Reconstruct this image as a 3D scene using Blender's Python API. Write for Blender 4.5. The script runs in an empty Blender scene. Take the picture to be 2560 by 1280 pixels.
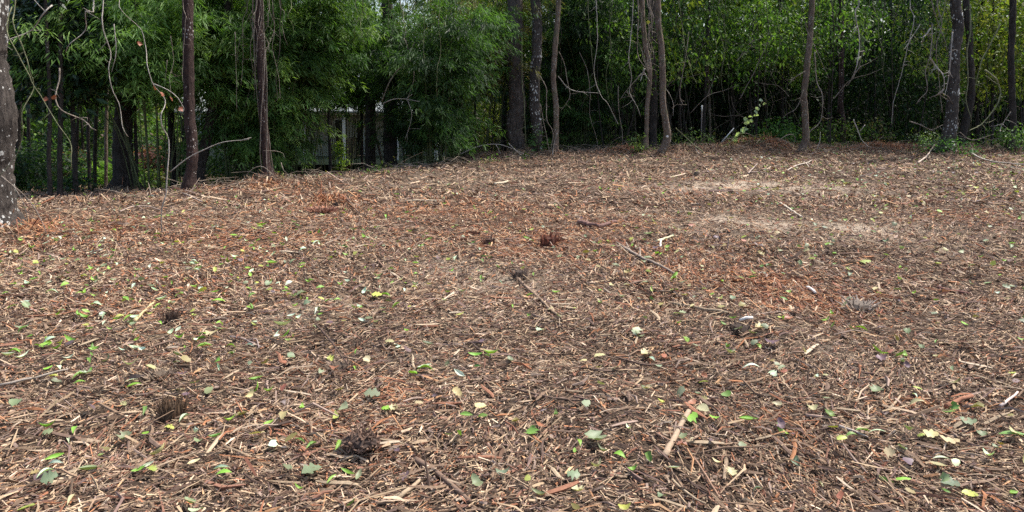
import bpy, math, random
import numpy as np
R = math.radians
rnd = random.Random(7)
NP = np.random.RandomState(11)
scene = bpy.context.scene
COL = scene.collection

# ------------------------------------------------------------------ camera
FPX, V0, CAMZ, PITCH = 1707.0, 389.0, 1.8, R(5.0)
cam_d = bpy.data.cameras.new('camera')
cam = bpy.data.objects.new('camera', cam_d)
COL.objects.link(cam)
cam_d.sensor_width = 36.0
cam_d.lens = FPX / 2560 * 36.0
cam_d.shift_y = (V0 - 640) / 2560.0
cam_d.clip_start = 0.05
cam_d.clip_end = 2000
cam.location = (0, 0, CAMZ)
cam.rotation_euler = (R(90) - PITCH, 0, 0)
scene.camera = cam

# ------------------------------------------------------------------ light
SUN_EL, SUN_AZ = R(60), R(58)        # azimuth measured from +Y (away from the camera) towards +X
world = bpy.data.worlds.new('World')
scene.world = world
world.use_nodes = True
nt = world.node_tree
bg = nt.nodes['Background']
sky = nt.nodes.new('ShaderNodeTexSky')
sky.sky_type = 'NISHITA'
sky.sun_disc = False
sky.sun_elevation = SUN_EL
sky.sun_rotation = SUN_AZ
sky.air_density = 1.0
sky.dust_density = 3.5
nt.links.new(sky.outputs[0], bg.inputs[0])
bg.inputs[1].default_value = 0.15
sun_d = bpy.data.lights.new('sun', 'SUN')
sun_d.energy = 3.6
sun_d.angle = R(1.2)
sun_d.color = (1.0, 0.955, 0.88)
sun = bpy.data.objects.new('sun', sun_d)
COL.objects.link(sun)
sdir = np.array([math.sin(SUN_AZ) * math.cos(SUN_EL), math.cos(SUN_AZ) * math.cos(SUN_EL), math.sin(SUN_EL)])
from mathutils import Vector
sun.rotation_euler = Vector(sdir.tolist()).to_track_quat('Z', 'Y').to_euler()
scene.view_settings.view_transform = 'Standard'
scene.view_settings.look = 'None'
scene.view_settings.exposure = 0.84
scene.view_settings.gamma = 1.0
scene.view_settings.use_curve_mapping = False
scene.cycles.max_bounces = 6
scene.cycles.diffuse_bounces = 4
scene.cycles.transmission_bounces = 4
scene.cycles.use_denoising = False

# ------------------------------------------------------------------ projection helpers
CP, SP = math.cos(PITCH), math.sin(PITCH)
def ray(u, v):
    a = (u - 1280) / FPX; b = (V0 - v) / FPX
    return np.array([a, CP + b * SP, -SP + b * CP])
def at(u, v, d):
    """world point seen at photo pixel (u, v) standing d metres ahead"""
    r = ray(u, v)
    return np.array([0, 0, CAMZ]) + r * (d / r[1])

# ------------------------------------------------------------------ terrain
_lat = np.random.RandomState(5).rand(64, 64)
def vnoise(x, y):
    x = np.asarray(x, float); y = np.asarray(y, float)
    xi = np.floor(x).astype(int); yi = np.floor(y).astype(int)
    fx = x - xi; fy = y - yi
    fx = fx * fx * (3 - 2 * fx); fy = fy * fy * (3 - 2 * fy)
    g = lambda i, j: _lat[i % 64, j % 64]
    return (g(xi, yi) * (1 - fx) + g(xi + 1, yi) * fx) * (1 - fy) + (g(xi, yi + 1) * (1 - fx) + g(xi + 1, yi + 1) * fx) * fy
EX = [-60, -9, -7.9, -5.8, -5.1, -2.7, 0.2, 3.0, 60]
EY = [10, 10.5, 11.4, 12.9, 14.2, 16.6, 19.8, 24, 26]
def height(x, y):
    x = np.asarray(x, float); y = np.asarray(y, float)
    s = y - np.interp(x, EX, EY)
    sl = np.interp(x, [-3, 3, 8], [.105, .09, .03])
    z = -np.minimum(np.where(s > 0, sl * s * s / (s + .8), 0), 2.0)
    z = z + (vnoise(x * .55 + 3, y * .55) - .5) * .09 + (vnoise(x * 1.7, y * 1.7 + 9) - .5) * .075 + (vnoise(x * 5.3 + 7, y * 5.3) - .5) * .022
    # chipped mound by the forest edge, and a low berm running right of it
    for (mx, my, rx, ry, h) in MOUNDS:
        q = ((x - mx) / rx) ** 2 + ((y - my) / ry) ** 2
        z = z + h * np.exp(-q * 1.3) * (.8 + .4 * vnoise(x * 2.5, y * 2.5))
    return z
def mpos(u, v, d):
    p = at(u, v, d); return (p[0], d)
MOUNDS = [(*mpos(1880, 390, 22.4), 1.6, .7, .38), (*mpos(1760, 395, 21.6), 1.2, .5, .18), (*mpos(1230, 385, 20.6), 1.4, .6, .16),
          (*mpos(1560, 390, 21.5), .9, .5, .14), (*mpos(2180, 380, 22.5), 2.2, .6, .16), (*mpos(2450, 385, 21.5), 2.0, .7, .08),
          (*mpos(820, 515, 11.6), .35, .2, .07), (*mpos(690, 460, 14), .8, .4, .06)] + [(*mpos(u_, 400, d_), r_, r_, .07) for u_, d_, r_ in [(10, 8.9, .38), (475, 12.4, .28), (306, 15.5, .5), (667, 14.3, .3), (1295, 20.8, .6), (1340, 20.5, .45), (1391, 20.4, .3), (1650, 19.9, .3), (2003, 21.3, .3), (2352, 20.8, .5)]]
def hz(x, y): return float(height(x, y))
def ground_hit(u, v):
    r = ray(u, v); o = np.array([0, 0, CAMZ]); t = .5
    while t < 80:
        p = o + r * t
        if p[2] <= hz(p[0], p[1]): break
        t += .03 * max(1, t / 6)
    return p
def on_ground(x, y, dz=0.0): return np.array([x, y, hz(x, y) + dz])

# ------------------------------------------------------------------ mesh helpers
def make_mesh(name, V, faces, mat, col=None, smooth=True):
    """faces: list of integer arrays, each (n, k)"""
    me = bpy.data.meshes.new(name)
    V = np.asarray(V, np.float32)
    faces = [np.asarray(f, np.int32) for f in faces if len(f)]
    me.vertices.add(len(V)); me.vertices.foreach_set('co', V.ravel())
    li = np.concatenate([f.ravel() for f in faces])
    tot = np.concatenate([np.full(len(f), f.shape[1], np.int32) for f in faces])
    st = np.concatenate([[0], np.cumsum(tot)[:-1]]).astype(np.int32)
    me.loops.add(len(li)); me.loops.foreach_set('vertex_index', li)
    me.polygons.add(len(tot)); me.polygons.foreach_set('loop_start', st); me.polygons.foreach_set('loop_total', tot)
    me.polygons.foreach_set('use_smooth', np.full(len(tot), smooth))
    if col is not None:
        a = me.color_attributes.new('Col', 'FLOAT_COLOR', 'POINT')
        c = np.ones((len(V), 4), np.float32); c[:, :3] = col
        a.data.foreach_set('color', c.ravel())
    me.update(calc_edges=True)
    me.materials.append(mat)
    return me
def obj(name, me, parent=None, loc=None):
    o = bpy.data.objects.new(name, me); COL.objects.link(o)
    if parent is not None: o.parent = parent
    if loc is not None: o.location = tuple(float(a) for a in loc)
    return o
def tag(o, label=None, cat=None, group=None, kind=None):
    if label: o['label'] = label
    if cat: o['category'] = cat
    if group: o['group'] = group
    if kind: o['kind'] = kind
    return o
def thing(name, label, cat, loc, group=None):
    return tag(obj(name, None, None, loc), label, cat, group)

class Geo:
    def __init__(s): s.V = []; s.F = {}; s.C = []; s.n = 0
    def add(s, V, faces, col=None):
        V = np.asarray(V, float)
        for f in faces:
            f = np.asarray(f, int)
            if len(f): s.F.setdefault(f.shape[1], []).append(f + s.n)
        s.V.append(V); s.n += len(V)
        if col is None: col = (1, 1, 1)
        s.C.append(np.broadcast_to(np.asarray(col, float), (len(V), 3)))
    def mesh(s, name, mat, origin=(0, 0, 0), smooth=True):
        return make_mesh(name, np.concatenate(s.V) - np.asarray(origin), [np.concatenate(f) for f in s.F.values()], mat, np.concatenate(s.C), smooth)

def spline(P, rad, step=.12):
    """Catmull-Rom through control points"""
    P = np.asarray(P, float); rad = np.asarray(rad, float)
    if len(P) < 3:
        n = max(2, int(np.linalg.norm(P[1] - P[0]) / step) + 1)
        t = np.linspace(0, 1, n)[:, None]
        return P[0] * (1 - t) + P[1] * t, np.interp(t[:, 0], [0, 1], rad)
    Q = np.vstack([2 * P[0] - P[1], P, 2 * P[-1] - P[-2]]); out = []; ro = []
    for i in range(1, len(Q) - 2):
        n = max(1, int(np.linalg.norm(Q[i + 1] - Q[i]) / step))
        for k in range(n):
            t = k / n
            out.append(.5 * (2 * Q[i] + (Q[i + 1] - Q[i - 1]) * t + (2 * Q[i - 1] - 5 * Q[i] + 4 * Q[i + 1] - Q[i + 2]) * t * t + (3 * Q[i] - Q[i - 1] - 3 * Q[i + 1] + Q[i + 2]) * t ** 3))
            ro.append(rad[i - 1] * (1 - t) + rad[i] * t)
    out.append(P[-1]); ro.append(rad[-1])
    return np.array(out), np.array(ro)
def tube(P, rad, k=6, rough=0.0, cap=True, rs=None):
    P = np.asarray(P, float); n = len(P)
    T = np.gradient(P, axis=0); T /= np.linalg.norm(T, axis=1)[:, None] + 1e-9
    ref = np.array([0, 1, 0]) if abs(T[:, 1]).mean() < .7 else np.array([1, 0, 0])
    A = np.cross(T, ref); A /= np.linalg.norm(A, axis=1)[:, None] + 1e-9
    B = np.cross(T, A)
    an = np.linspace(0, 2 * math.pi, k, endpoint=False)
    rr = np.asarray(rad, float)[:, None] * np.ones((1, k))
    if rough:
        q = rs or NP
        w = q.rand(n, k); w = (w + np.roll(w, 1, 0)) / 2
        fl = 1 + .10 * np.cos(an * 3 + q.rand() * 6)[None, :] * np.linspace(1, .2, n)[:, None]
        rr = rr * (1 + rough * (w - .5)) * fl
    V = P[:, None, :] + rr[..., None] * (np.cos(an)[None, :, None] * A[:, None, :] + np.sin(an)[None, :, None] * B[:, None, :])
    V = V.reshape(-1, 3)
    i = np.arange(n - 1)[:, None] * k; j = np.arange(k)[None, :]; j2 = (j + 1) % k
    F = np.stack([i + j, i + j2, i + k + j2, i + k + j], -1).reshape(-1, 4)
    fs = [F]
    if cap:
        V = np.vstack([V, P[0], P[-1]])
        fs.append(np.stack([np.full(k, n * k), (np.arange(k) + 1) % k, np.arange(k)], 1))
        fs.append(np.stack([np.full(k, n * k + 1), (n - 1) * k + np.arange(k), (n - 1) * k + (np.arange(k) + 1) % k], 1))
    return V, fs
def box(x0, x1, y0, y1, z0, z1):
    V = [(x, y, z) for x in (x0, x1) for y in (y0, y1) for z in (z0, z1)]
    F = [(0, 1, 3, 2), (4, 6, 7, 5), (0, 4, 5, 1), (2, 3, 7, 6), (0, 2, 6, 4), (1, 5, 7, 3)]
    return np.array(V, float), [np.array(F)]

# ------------------------------------------------------------------ materials
def new_mat(name):
    m = bpy.data.materials.new(name); m.use_nodes = True
    n = m.node_tree.nodes; n.clear()
    o = n.new('ShaderNodeOutputMaterial')
    return m, n, m.node_tree.links, o
def ramp(n, stops):
    r = n.new('ShaderNodeValToRGB'); e = r.color_ramp.elements
    e[0].position, e[0].color = stops[0][0], (*stops[0][1], 1)
    e[1].position, e[1].color = stops[1][0], (*stops[1][1], 1)
    for p, c in stops[2:]:
        k = e.new(p); k.color = (*c, 1)
    return r
def mixc(n, l, a, b, fac, mode='MIX'):
    m = n.new('ShaderNodeMix'); m.data_type = 'RGBA'; m.blend_type = mode
    for s, v in ((6, a), (7, b)):
        if isinstance(v, (tuple, list)): m.inputs[s].default_value = (*v, 1)
        else: l.new(v, m.inputs[s])
    if isinstance(fac, float): m.inputs[0].default_value = fac
    else: l.new(fac, m.inputs[0])
    return m.outputs[2]
def noise(n, l, vec, scale, detail=3, rough=.6):
    t = n.new('ShaderNodeTexNoise'); t.inputs['Scale'].default_value = scale
    t.inputs['Detail'].default_value = detail; t.inputs['Roughness'].default_value = rough
    if vec is not None: l.new(vec, t.inputs['Vector'])
    return t
def mapping(n, l, src, sc):
    m = n.new('ShaderNodeMapping'); m.inputs['Scale'].default_value = sc; l.new(src, m.inputs[0]); return m.outputs[0]
def bark(name, dark, light, spot=(.6, .6, .55), spot_amt=.25, moss=None, spot_scale=22):
    m, n, l, o = new_mat(name)
    tc = n.new('ShaderNodeTexCoord').outputs['Object']
    v = mapping(n, l, tc, (14, 14, 3.2))
    n1 = noise(n, l, v, 1.6, 6, .7)
    r = ramp(n, [(.32, dark), (.68, light)]); l.new(n1.outputs[0], r.inputs[0])
    c = r.outputs[0]
    big = noise(n, l, tc, 2.2, 3)
    c = mixc(n, l, c, tuple(a * .55 for a in dark), mapr(n, l, big.outputs[0], .45, .75, 0, .6))
    vo = n.new('ShaderNodeTexVoronoi'); vo.inputs['Scale'].default_value = spot_scale
    wv = n.new('ShaderNodeVectorMath'); wv.operation = 'ADD'
    nn = noise(n, l, tc, 30, 2); l.new(tc, wv.inputs[0])
    sc = n.new('ShaderNodeVectorMath'); sc.operation = 'SCALE'; sc.inputs['Scale'].default_value = .05
    l.new(nn.outputs[1], sc.inputs[0]); l.new(sc.outputs[0], wv.inputs[1])
    l.new(mapping(n, l, wv.outputs[0], (1, 1, .6)), vo.inputs['Vector'])
    clump = noise(n, l, tc, 3.0, 2)
    thr = mapr(n, l, clump.outputs[0], .35, .7, 0.0, spot_amt + .12)
    lt = n.new('ShaderNodeMath'); lt.operation = 'SUBTRACT'; l.new(thr, lt.inputs[0]); l.new(vo.outputs['Distance'], lt.inputs[1])
    sm = mapr(n, l, lt.outputs[0], 0, .06, 0, .9)
    c = mixc(n, l, c, spot, sm)
    if moss:
        ms = noise(n, l, tc, 4.5, 4)
        c = mixc(n, l, c, moss, mapr(n, l, ms.outputs[0], .5, .7, 0, .6))
    b = n.new('ShaderNodeBsdfPrincipled'); b.inputs['Roughness'].default_value = .9
    b.inputs['Specular IOR Level'].default_value = .2
    l.new(c, b.inputs['Base Color'])
    bu = n.new('ShaderNodeBump'); bu.inputs['Strength'].default_value = 1.0; bu.inputs['Distance'].default_value = .06
    l.new(n1.outputs[0], bu.inputs['Height']); l.new(bu.outputs[0], b.inputs['Normal'])
    l.new(b.outputs[0], o.inputs[0])
    return m
def mapr(n, l, src, a, b, c, d):
    m = n.new('ShaderNodeMapRange'); m.inputs[1].default_value = a; m.inputs[2].default_value = b
    m.inputs[3].default_value = c; m.inputs[4].default_value = d; l.new(src, m.inputs[0]); return m.outputs[0]
def leaf_mat(name, trans=.35, rough=.5, spec=.35, vein=False):
    m, n, l, o = new_mat(name)
    at_ = n.new('ShaderNodeAttribute'); at_.attribute_name = 'Col'
    c = at_.outputs['Color']
    if vein:
        tc = n.new('ShaderNodeTexCoord').outputs['Object']
        nn = noise(n, l, tc, 60, 3)
        c = mixc(n, l, c, (.16, .11, .05), mapr(n, l, nn.outputs[0], .56, .72, 0, .55))
    b = n.new('ShaderNodeBsdfPrincipled'); b.inputs['Roughness'].default_value = rough
    b.inputs['Specular IOR Level'].default_value = spec
    l.new(c, b.inputs['Base Color'])
    t = n.new('ShaderNodeBsdfTranslucent')
    l.new(mixc(n, l, c, (1.35, 1.5, .55), 1.0, 'MULTIPLY'), t.inputs[0])
    mx = n.new('ShaderNodeMixShader'); mx.inputs[0].default_value = trans
    l.new(b.outputs[0], mx.inputs[1]); l.new(t.outputs[0], mx.inputs[2]); l.new(mx.outputs[0], o.inputs[0])
    return m
def wood_mat(name, scale=60):
    m, n, l, o = new_mat(name)
    at_ = n.new('ShaderNodeAttribute'); at_.attribute_name = 'Col'
    tc = n.new('ShaderNodeTexCoord').outputs['Object']
    nn = noise(n, l, tc, scale, 3, .7)
    c = mixc(n, l, at_.outputs['Color'], mixc(n, l, (.45, .42, .4), (1.5, 1.5, 1.5), nn.outputs[0]), 1.0, 'MULTIPLY')
    b = n.new('ShaderNodeBsdfPrincipled'); b.inputs['Roughness'].default_value = .85
    b.inputs['Specular IOR Level'].default_value = .2
    l.new(c, b.inputs['Base Color']); l.new(b.outputs[0], o.inputs[0])
    return m
def plain(name, col, rough=.7, var=.25, scale=8, metal=0.0):
    m, n, l, o = new_mat(name)
    tc = n.new('ShaderNodeTexCoord').outputs['Object']
    nn = noise(n, l, tc, scale, 5, .65)
    c = mixc(n, l, tuple(a * (1 - var) for a in col), tuple(min(1, a * (1 + var)) for a in col), nn.outputs[0])
    b = n.new('ShaderNodeBsdfPrincipled'); b.inputs['Roughness'].default_value = rough; b.inputs['Metallic'].default_value = metal
    l.new(c, b.inputs['Base Color']); l.new(b.outputs[0], o.inputs[0])
    return m

M_BARK_GREY = bark('bark_grey', (.025, .02, .018), (.13, .11, .095), (.62, .62, .58), .40, spot_scale=18)
M_BARK_DARK = bark('bark_dark', (.022, .018, .016), (.085, .07, .06), (.42, .43, .4), .12)
M_BARK_RED = bark('bark_red', (.02, .013, .012), (.085, .052, .044), (.6, .56, .52), .22, spot_scale=24)
M_BARK_PINE = bark('bark_pine', (.035, .028, .025), (.17, .14, .12), (.42, .38, .34), .16, spot_scale=14)
M_BARK_PALE = bark('bark_pale', (.095, .066, .05), (.28, .21, .16), (.6, .6, .55), .3, moss=(.10, .12, .05), spot_scale=30)
M_VINE = bark('vine_bark', (.16, .125, .095), (.42, .36, .3), (.55, .52, .48), .1, spot_scale=40)
M_VINE_GREEN = bark('vine_green', (.12, .13, .06), (.33, .33, .2), (.5, .5, .42), .1, spot_scale=40)
M_VINE_PALE = bark('vine_pale', (.28, .24, .2), (.62, .57, .5), (.7, .68, .64), .1, spot_scale=40)
M_VINE_DARK = bark('vine_dark', (.05, .04, .032), (.16, .13, .11), (.3, .3, .27), .1, spot_scale=40)
M_LEAF = leaf_mat('leaf_green', .42, .5, .25)
M_LEAF_GLOSS = leaf_mat('leaf_glossy', .08, .42, .45)
M_LITTER = leaf_mat('leaf_litter', .15, .5, .35, True)
M_WOOD = wood_mat('chipped_wood')

# soil
def soil_mat():
    m, n, l, o = new_mat('soil')
    tc = n.new('ShaderNodeTexCoord').outputs['Object']
    a = n.new('ShaderNodeAttribute'); a.attribute_name = 'Col'
    n1 = noise(n, l, tc, 9, 8, .75)
    n2 = noise(n, l, mapping(n, l, tc, (20, 55, 20)), 1, 6, .8)
    n3 = noise(n, l, mapping(n, l, tc, (60, 22, 20)), 1, 6, .8)
    r = ramp(n, [(.3, (.25, .22, .2)), (.5, (.8, .78, .75)), (.68, (1.7, 1.6, 1.5))]); 
    mx = n.new('ShaderNodeMath'); mx.operation = 'MAXIMUM'
    l.new(n2.outputs[0], mx.inputs[0]); l.new(n3.outputs[0], mx.inputs[1]); l.new(mx.outputs[0], r.inputs[0])
    c = mixc(n, l, a.outputs['Color'], r.outputs[0], .8, 'MULTIPLY')
    c = mixc(n, l, c, (.05, .035, .025), mapr(n, l, n1.outputs[0], .5, .75, 0, .7))
    b = n.new('ShaderNodeBsdfPrincipled'); b.inputs['Roughness'].default_value = .95; b.inputs['Specular IOR Level'].default_value = .1
    l.new(c, b.inputs['Base Color'])
    bu = n.new('ShaderNodeBump'); bu.inputs['Strength'].default_value = .8; bu.inputs['Distance'].default_value = .02
    l.new(mx.outputs[0], bu.inputs['Height']); l.new(bu.outputs[0], b.inputs['Normal'])
    l.new(b.outputs[0], o.inputs[0]); return m
M_SOIL = soil_mat()

# patches of different mulch, in metres on the ground: (x, y, rx, ry)
def gp(u, v, ru, rv):
    p = ground_hit(u, v); q = ground_hit(u, v + rv)
    return (p[0], p[1], ru / FPX * p[1], max(.25, abs(p[1] - q[1])))
def mask(x, y, pl):
    s = np.zeros_like(np.asarray(x, float))
    wx = x + (vnoise(x * 1.4, y * 1.4 + 3) - .5) * 1.1; wy = y + (vnoise(x * 1.4 + 9, y * 1.4) - .5) * 1.1
    for (a, b, c, d, w) in pl:
        s = np.maximum(s, w * np.exp(-(((wx - a) / c) ** 2 + ((wy - b) / d) ** 2)))
    return s * np.clip(.25 + 1.5 * vnoise(x * 4.1, y * 4.1 + 1), 0, 1)
SAND = [(*gp(u, v, ru, rv), w) for u, v, ru, rv, w in [(1880, 470, 280, 18, .85), (1900, 556, 240, 20, .8), (2170, 580, 150, 22, .85), (1190, 695, 240, 34, .6), (740, 790, 130, 42, .75),
        (1180, 455, 200, 12, .35), (1010, 900, 80, 30, .3), (2250, 1130, 70, 30, .4), (1080, 745, 120, 22, .5), (1950, 905, 60, 20, .3)]]
REDP = [(*gp(u, v, ru, rv), w) for u, v, ru, rv, w in [(1380, 590, 330, 50, .85), (1870, 700, 240, 62, 1), (1600, 620, 260, 40, .6), (1080, 530, 380, 40, .75), (620, 600, 320, 60, .6), (250, 580, 300, 60, .7),
        (2380, 1040, 220, 50, .75), (920, 1020, 70, 25, .5), (1720, 1000, 90, 35, .5), (2360, 535, 150, 22, .7), (820, 520, 80, 16, .8), (400, 720, 260, 50, .35), (700, 470, 160, 14, .7), (1700, 480, 200, 18, .35)]] \
     + [(MOUNDS[0][0], MOUNDS[0][1], 1.3, .6, 1.0), (MOUNDS[4][0], MOUNDS[4][1], 2.4, .5, .8), (MOUNDS[3][0], MOUNDS[3][1], .8, .5, .6)]
DARKP = [(*gp(u, v, ru, rv), w) for u, v, ru, rv, w in [(2080, 620, 200, 16, .8), (800, 740, 90, 28, .8), (1300, 690, 110, 20, .6), (300, 1010, 250, 60, .5), (860, 900, 200, 30, .4), (1700, 1010, 250, 60, .4)]]

# ------------------------------------------------------------------ ground
q = np.concatenate([np.arange(.6, 5.6, .5), 6 * np.exp(np.arange(0, math.log(900 / 6), .0125))])
t = np.concatenate([[-3, -2.2], np.linspace(-1.5, 1.5, 290), [2.2, 3]])
Q, T_ = np.meshgrid(q, t, indexing='ij')
GX = (T_ * Q).ravel(); GY = (Q - 5).ravel()
GZ = height(GX, GY)
sm = mask(GX, GY, SAND)[:, None]; rm = mask(GX, GY, REDP)[:, None]
gc = np.array([.075, .055, .042]) * (1 - rm) + np.array([.11, .06, .04]) * rm
gc = gc * (1 - sm) + np.array([.46, .39, .31]) * sm
nr, nc = Q.shape
ii = (np.arange(nr - 1)[:, None] * nc + np.arange(nc - 1)[None, :])
F = np.stack([ii, ii + 1, ii + nc + 1, ii + nc], -1).reshape(-1, 4)
tag(obj('ground', make_mesh('ground', np.stack([GX, GY, GZ], 1), [F], M_SOIL, gc)), kind='structure')

# ------------------------------------------------------------------ chips
PAL = np.array([[.27, .20, .145], [.20, .148, .11], [.40, .32, .225], [.50, .41, .31], [.115, .075, .055], [.075, .052, .042], [.24, .135, .10], [.18, .13, .12], [.60, .52, .42], [.30, .24, .21]])
PW = np.array([.19, .15, .15, .085, .13, .10, .07, .08, .02, .075]); PW /= PW.sum()
REDS = np.array([[.38, .19, .105], [.29, .135, .08], [.47, .28, .16], [.21, .10, .07], [.52, .35, .21]])
def chip_colors(n, red, rs, dark=None):
    c = PAL[rs.choice(len(PAL), n, p=PW)]
    r = REDS[rs.choice(len(REDS), n, p=[.3, .28, .17, .18, .07])]
    pick = rs.rand(n) < (red * .62 + .08)
    c = np.where(pick[:, None], r, c)
    c = c * (.78 + .45 * rs.rand(n))[:, None] * np.array([1.06, .975, .89])
    if dark is not None: c = c * (1 - .45 * dark[:, None])
    return c
def chips(n, X, Y, L, W, rs, lift, tilt, cross3, curved, red, dark):
    """slivers: ridge-backed prisms; curved ones get a middle section"""
    yaw = rs.rand(n) * math.pi * 2
    bias = rs.rand(n) < .45
    yaw = np.where(bias, rs.normal(0, .45, n) + (vnoise(X * .9, Y * .9) - .5) * 3.6, yaw)
    pit = rs.normal(0, 1, n) * tilt
    D = np.stack([np.cos(yaw) * np.cos(pit), np.sin(yaw) * np.cos(pit), np.sin(pit)], 1)
    S = np.stack([-np.sin(yaw), np.cos(yaw), np.zeros(n)], 1)
    roll = rs.normal(0, .5, n)
    U = np.cross(D, S); S2 = S * np.cos(roll)[:, None] + U * np.sin(roll)[:, None]; U2 = np.cross(D, S2)
    C = np.stack([X, Y, height(X, Y) + lift + np.abs(np.sin(pit)) * L * .4], 1)
    th = W * (.25 + .5 * rs.rand(n))
    secs = [(-.5, .35 + .6 * rs.rand(n)), (.0, .85 + .3 * rs.rand(n)), (.5, .15 + .7 * rs.rand(n))] if curved else [(-.5, .6 + .4 * rs.rand(n)), (.5, .1 + .8 * rs.rand(n))]
    bend = rs.normal(0, .10, n) * L
    rows = []
    for s, f in secs:
        c = C + D * (L * s)[:, None]
        if curved and s == 0: c = c + S2 * bend[:, None] + U2 * (np.abs(bend) * .4)[:, None]
        w = (W * f / 2)[:, None]
        rows += [c - S2 * w, c + S2 * w]
        if cross3: rows.append(c + U2 * (th * f)[:, None] + S2 * (w * (rs.rand(n)[:, None] - .5)))
    k = len(rows); V = np.stack(rows, 1).reshape(-1, 3)
    b = (np.arange(n) * k)[:, None]
    m = 3 if cross3 else 2; fs4 = []; fs3 = []
    ns = len(secs)
    for s in range(ns - 1):
        o = s * m
        if cross3:
            fs4 += [b + np.array([[o, o + 2, o + m + 2, o + m]]), b + np.array([[o + 2, o + 1, o + m + 1, o + m + 2]])]
        else: fs4 += [b + np.array([[o, o + 1, o + m + 1, o + m]])]
    if cross3:
        e = (ns - 1) * m
        fs3 = [b + np.array([[0, 1, 2]]), b + np.array([[e, e + 2, e + 1]])]
    col = chip_colors(n, red, rs, dark)
    C4 = np.repeat(col, k, 0)
    if curved: C4 = C4 * .84
    return V, fs4 + fs3, C4
def scatter(n, d0, d1, power, rs, side=.86, extra=.6):
    """positions whose density falls off as distance ** -power"""
    e = 2 - power
    d = (d0 ** e + rs.rand(n) * (d1 ** e - d0 ** e)) ** (1 / e)
    x = (rs.rand(n) * 2 - 1) * (d * side + extra)
    return x, d
G = Geo()
rs = np.random.RandomState(21)
def keep(X, Y, rs, amt=.8):
    s = mask(X, Y, SAND); return rs.rand(len(X)) > np.maximum(s * amt, .75 * np.clip(vnoise(X * 1.3 + 4, Y * 1.3) * 1.1 - .45, 0, 1))
for (n, d0, d1, pw, Lm, Ls, Wm, c3, cv, lift, tilt) in [
        (95000, 2.4, 6.0, 1.0, .030, .5, .0072, False, False, .014, .30),
        (36000, 2.4, 5.5, 1.0, .034, .55, .0066, True, False, .024, .24),
        (15000, 2.4, 7.5, 1.0, .062, .5, .0082, True, True, .030, .17),
        (6500, 2.4, 10., 1.0, .115, .5, .0095, True, True, .036, .13),
        (130000, 5.5, 12., 1.2, .046, .5, .0105, False, False, .018, .32),
        (50000, 5.5, 11., 1.3, .048, .5, .0095, True, False, .026, .26),
        (11000, 7.5, 15., 1.3, .09, .45, .0125, True, True, .03, .17),
        (120000, 11., 24.5, 1.0, .075, .5, .0165, False, False, .03, .34),
        (9000, 11., 24., 1.1, .17, .5, .02, True, False, .035, .16)]:
    X, Y = scatter(n, d0, d1, pw, rs)
    k = keep(X, Y, rs, .8)
    X, Y = X[k], Y[k]; n = len(X)
    L = Lm * np.exp(rs.normal(0, Ls, n)); W = Wm * np.exp(rs.normal(0, .4, n))
    L = np.minimum(L, Lm * 3.2)
    G.add(*chips(n, X, Y, L, W, rs, lift * rs.rand(n) ** 1.2, tilt, c3, cv, mask(X, Y, REDP), mask(X, Y, DARKP)))
# mulch on the mounds
for (mx, my, rx, ry, h) in MOUNDS:
    n = int(1300 * rx * ry * 2 + 500)
    X = mx + rs.normal(0, rx * .7, n); Y = my + rs.normal(0, ry * .7, n)
    L = .10 * np.exp(rs.normal(0, .5, n)); W = .014 * np.exp(rs.normal(0, .3, n))
    G.add(*chips(n, X, Y, L, W, rs, .05 * rs.rand(n), .45, True, False, np.minimum(1.4, mask(X, Y, REDP) * 2.2), np.zeros(n)))
print('chip verts', G.n)
tag(obj('mulch', G.mesh('mulch', M_WOOD, smooth=False)), 'shredded brown and reddish wood mulch covering the cleared ground', 'mulch', kind='stuff')

# ------------------------------------------------------------------ leaf shapes on the ground
def leaf_shape(kind, L, rs):
    """outline fan around a midrib, curled; returns V, F (tris)"""
    if kind == 'oval':
        t = np.linspace(0, 1, 9); w = np.sin(np.pi * t ** .9) * .21 * (1 + .08 * rs.randn())
    elif kind == 'narrow':
        t = np.linspace(0, 1, 8); w = np.sin(np.pi * t) * .12
    elif kind == 'round':
        t = np.linspace(0, 1, 11); w = np.sqrt(np.clip(1 - (2 * t - 1) ** 2, 0, 1)) * .40 * (1 - .35 * t) * (1 + .22 * (rs.rand(11) - .5)); w[1] *= 1.25
    else:   # lobed
        t = np.linspace(0, 1, 13); w = np.sqrt(np.clip(1 - (2 * t - .96) ** 2, 0, 1)) * .44 * (1 + .34 * np.cos(t * 19 + rs.rand() * 3)) * (1 + .3 * (rs.rand(13) - .5))
        w = np.clip(w, 0.01, 1)
    w[0] = w[-1] = .008
    jit = 1 + (.12 if kind in ('oval', 'narrow') else .45) * (rs.rand(len(t)) - .5)
    fold = rs.uniform(.15, 1.05) if kind in ('oval', 'narrow') else rs.uniform(-.35, .6)
    curl = rs.uniform(-1.0, 2.2) if kind in ('oval', 'narrow') else rs.uniform(-.7, 1.2)
    x = (t - .5) * L
    zc = curl * L * .45 * ((t - .5) ** 2) * 2
    n = len(t)
    mid = np.stack([x, np.zeros(n), zc], 1)
    a = np.stack([x, -w * L * jit * math.cos(fold), zc + w * L * math.sin(fold)], 1)
    b = np.stack([x, w * L * (2 - jit) * math.cos(fold), zc + w * L * math.sin(fold)], 1)
    V = np.vstack([mid, a, b])
    i = np.arange(n - 1)
    F = np.concatenate([np.stack([i, i + 1, n + i + 1, n + i], 1), np.stack([i, 2 * n + i, 2 * n + i + 1, i + 1], 1)])
    return V, [F]
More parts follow.
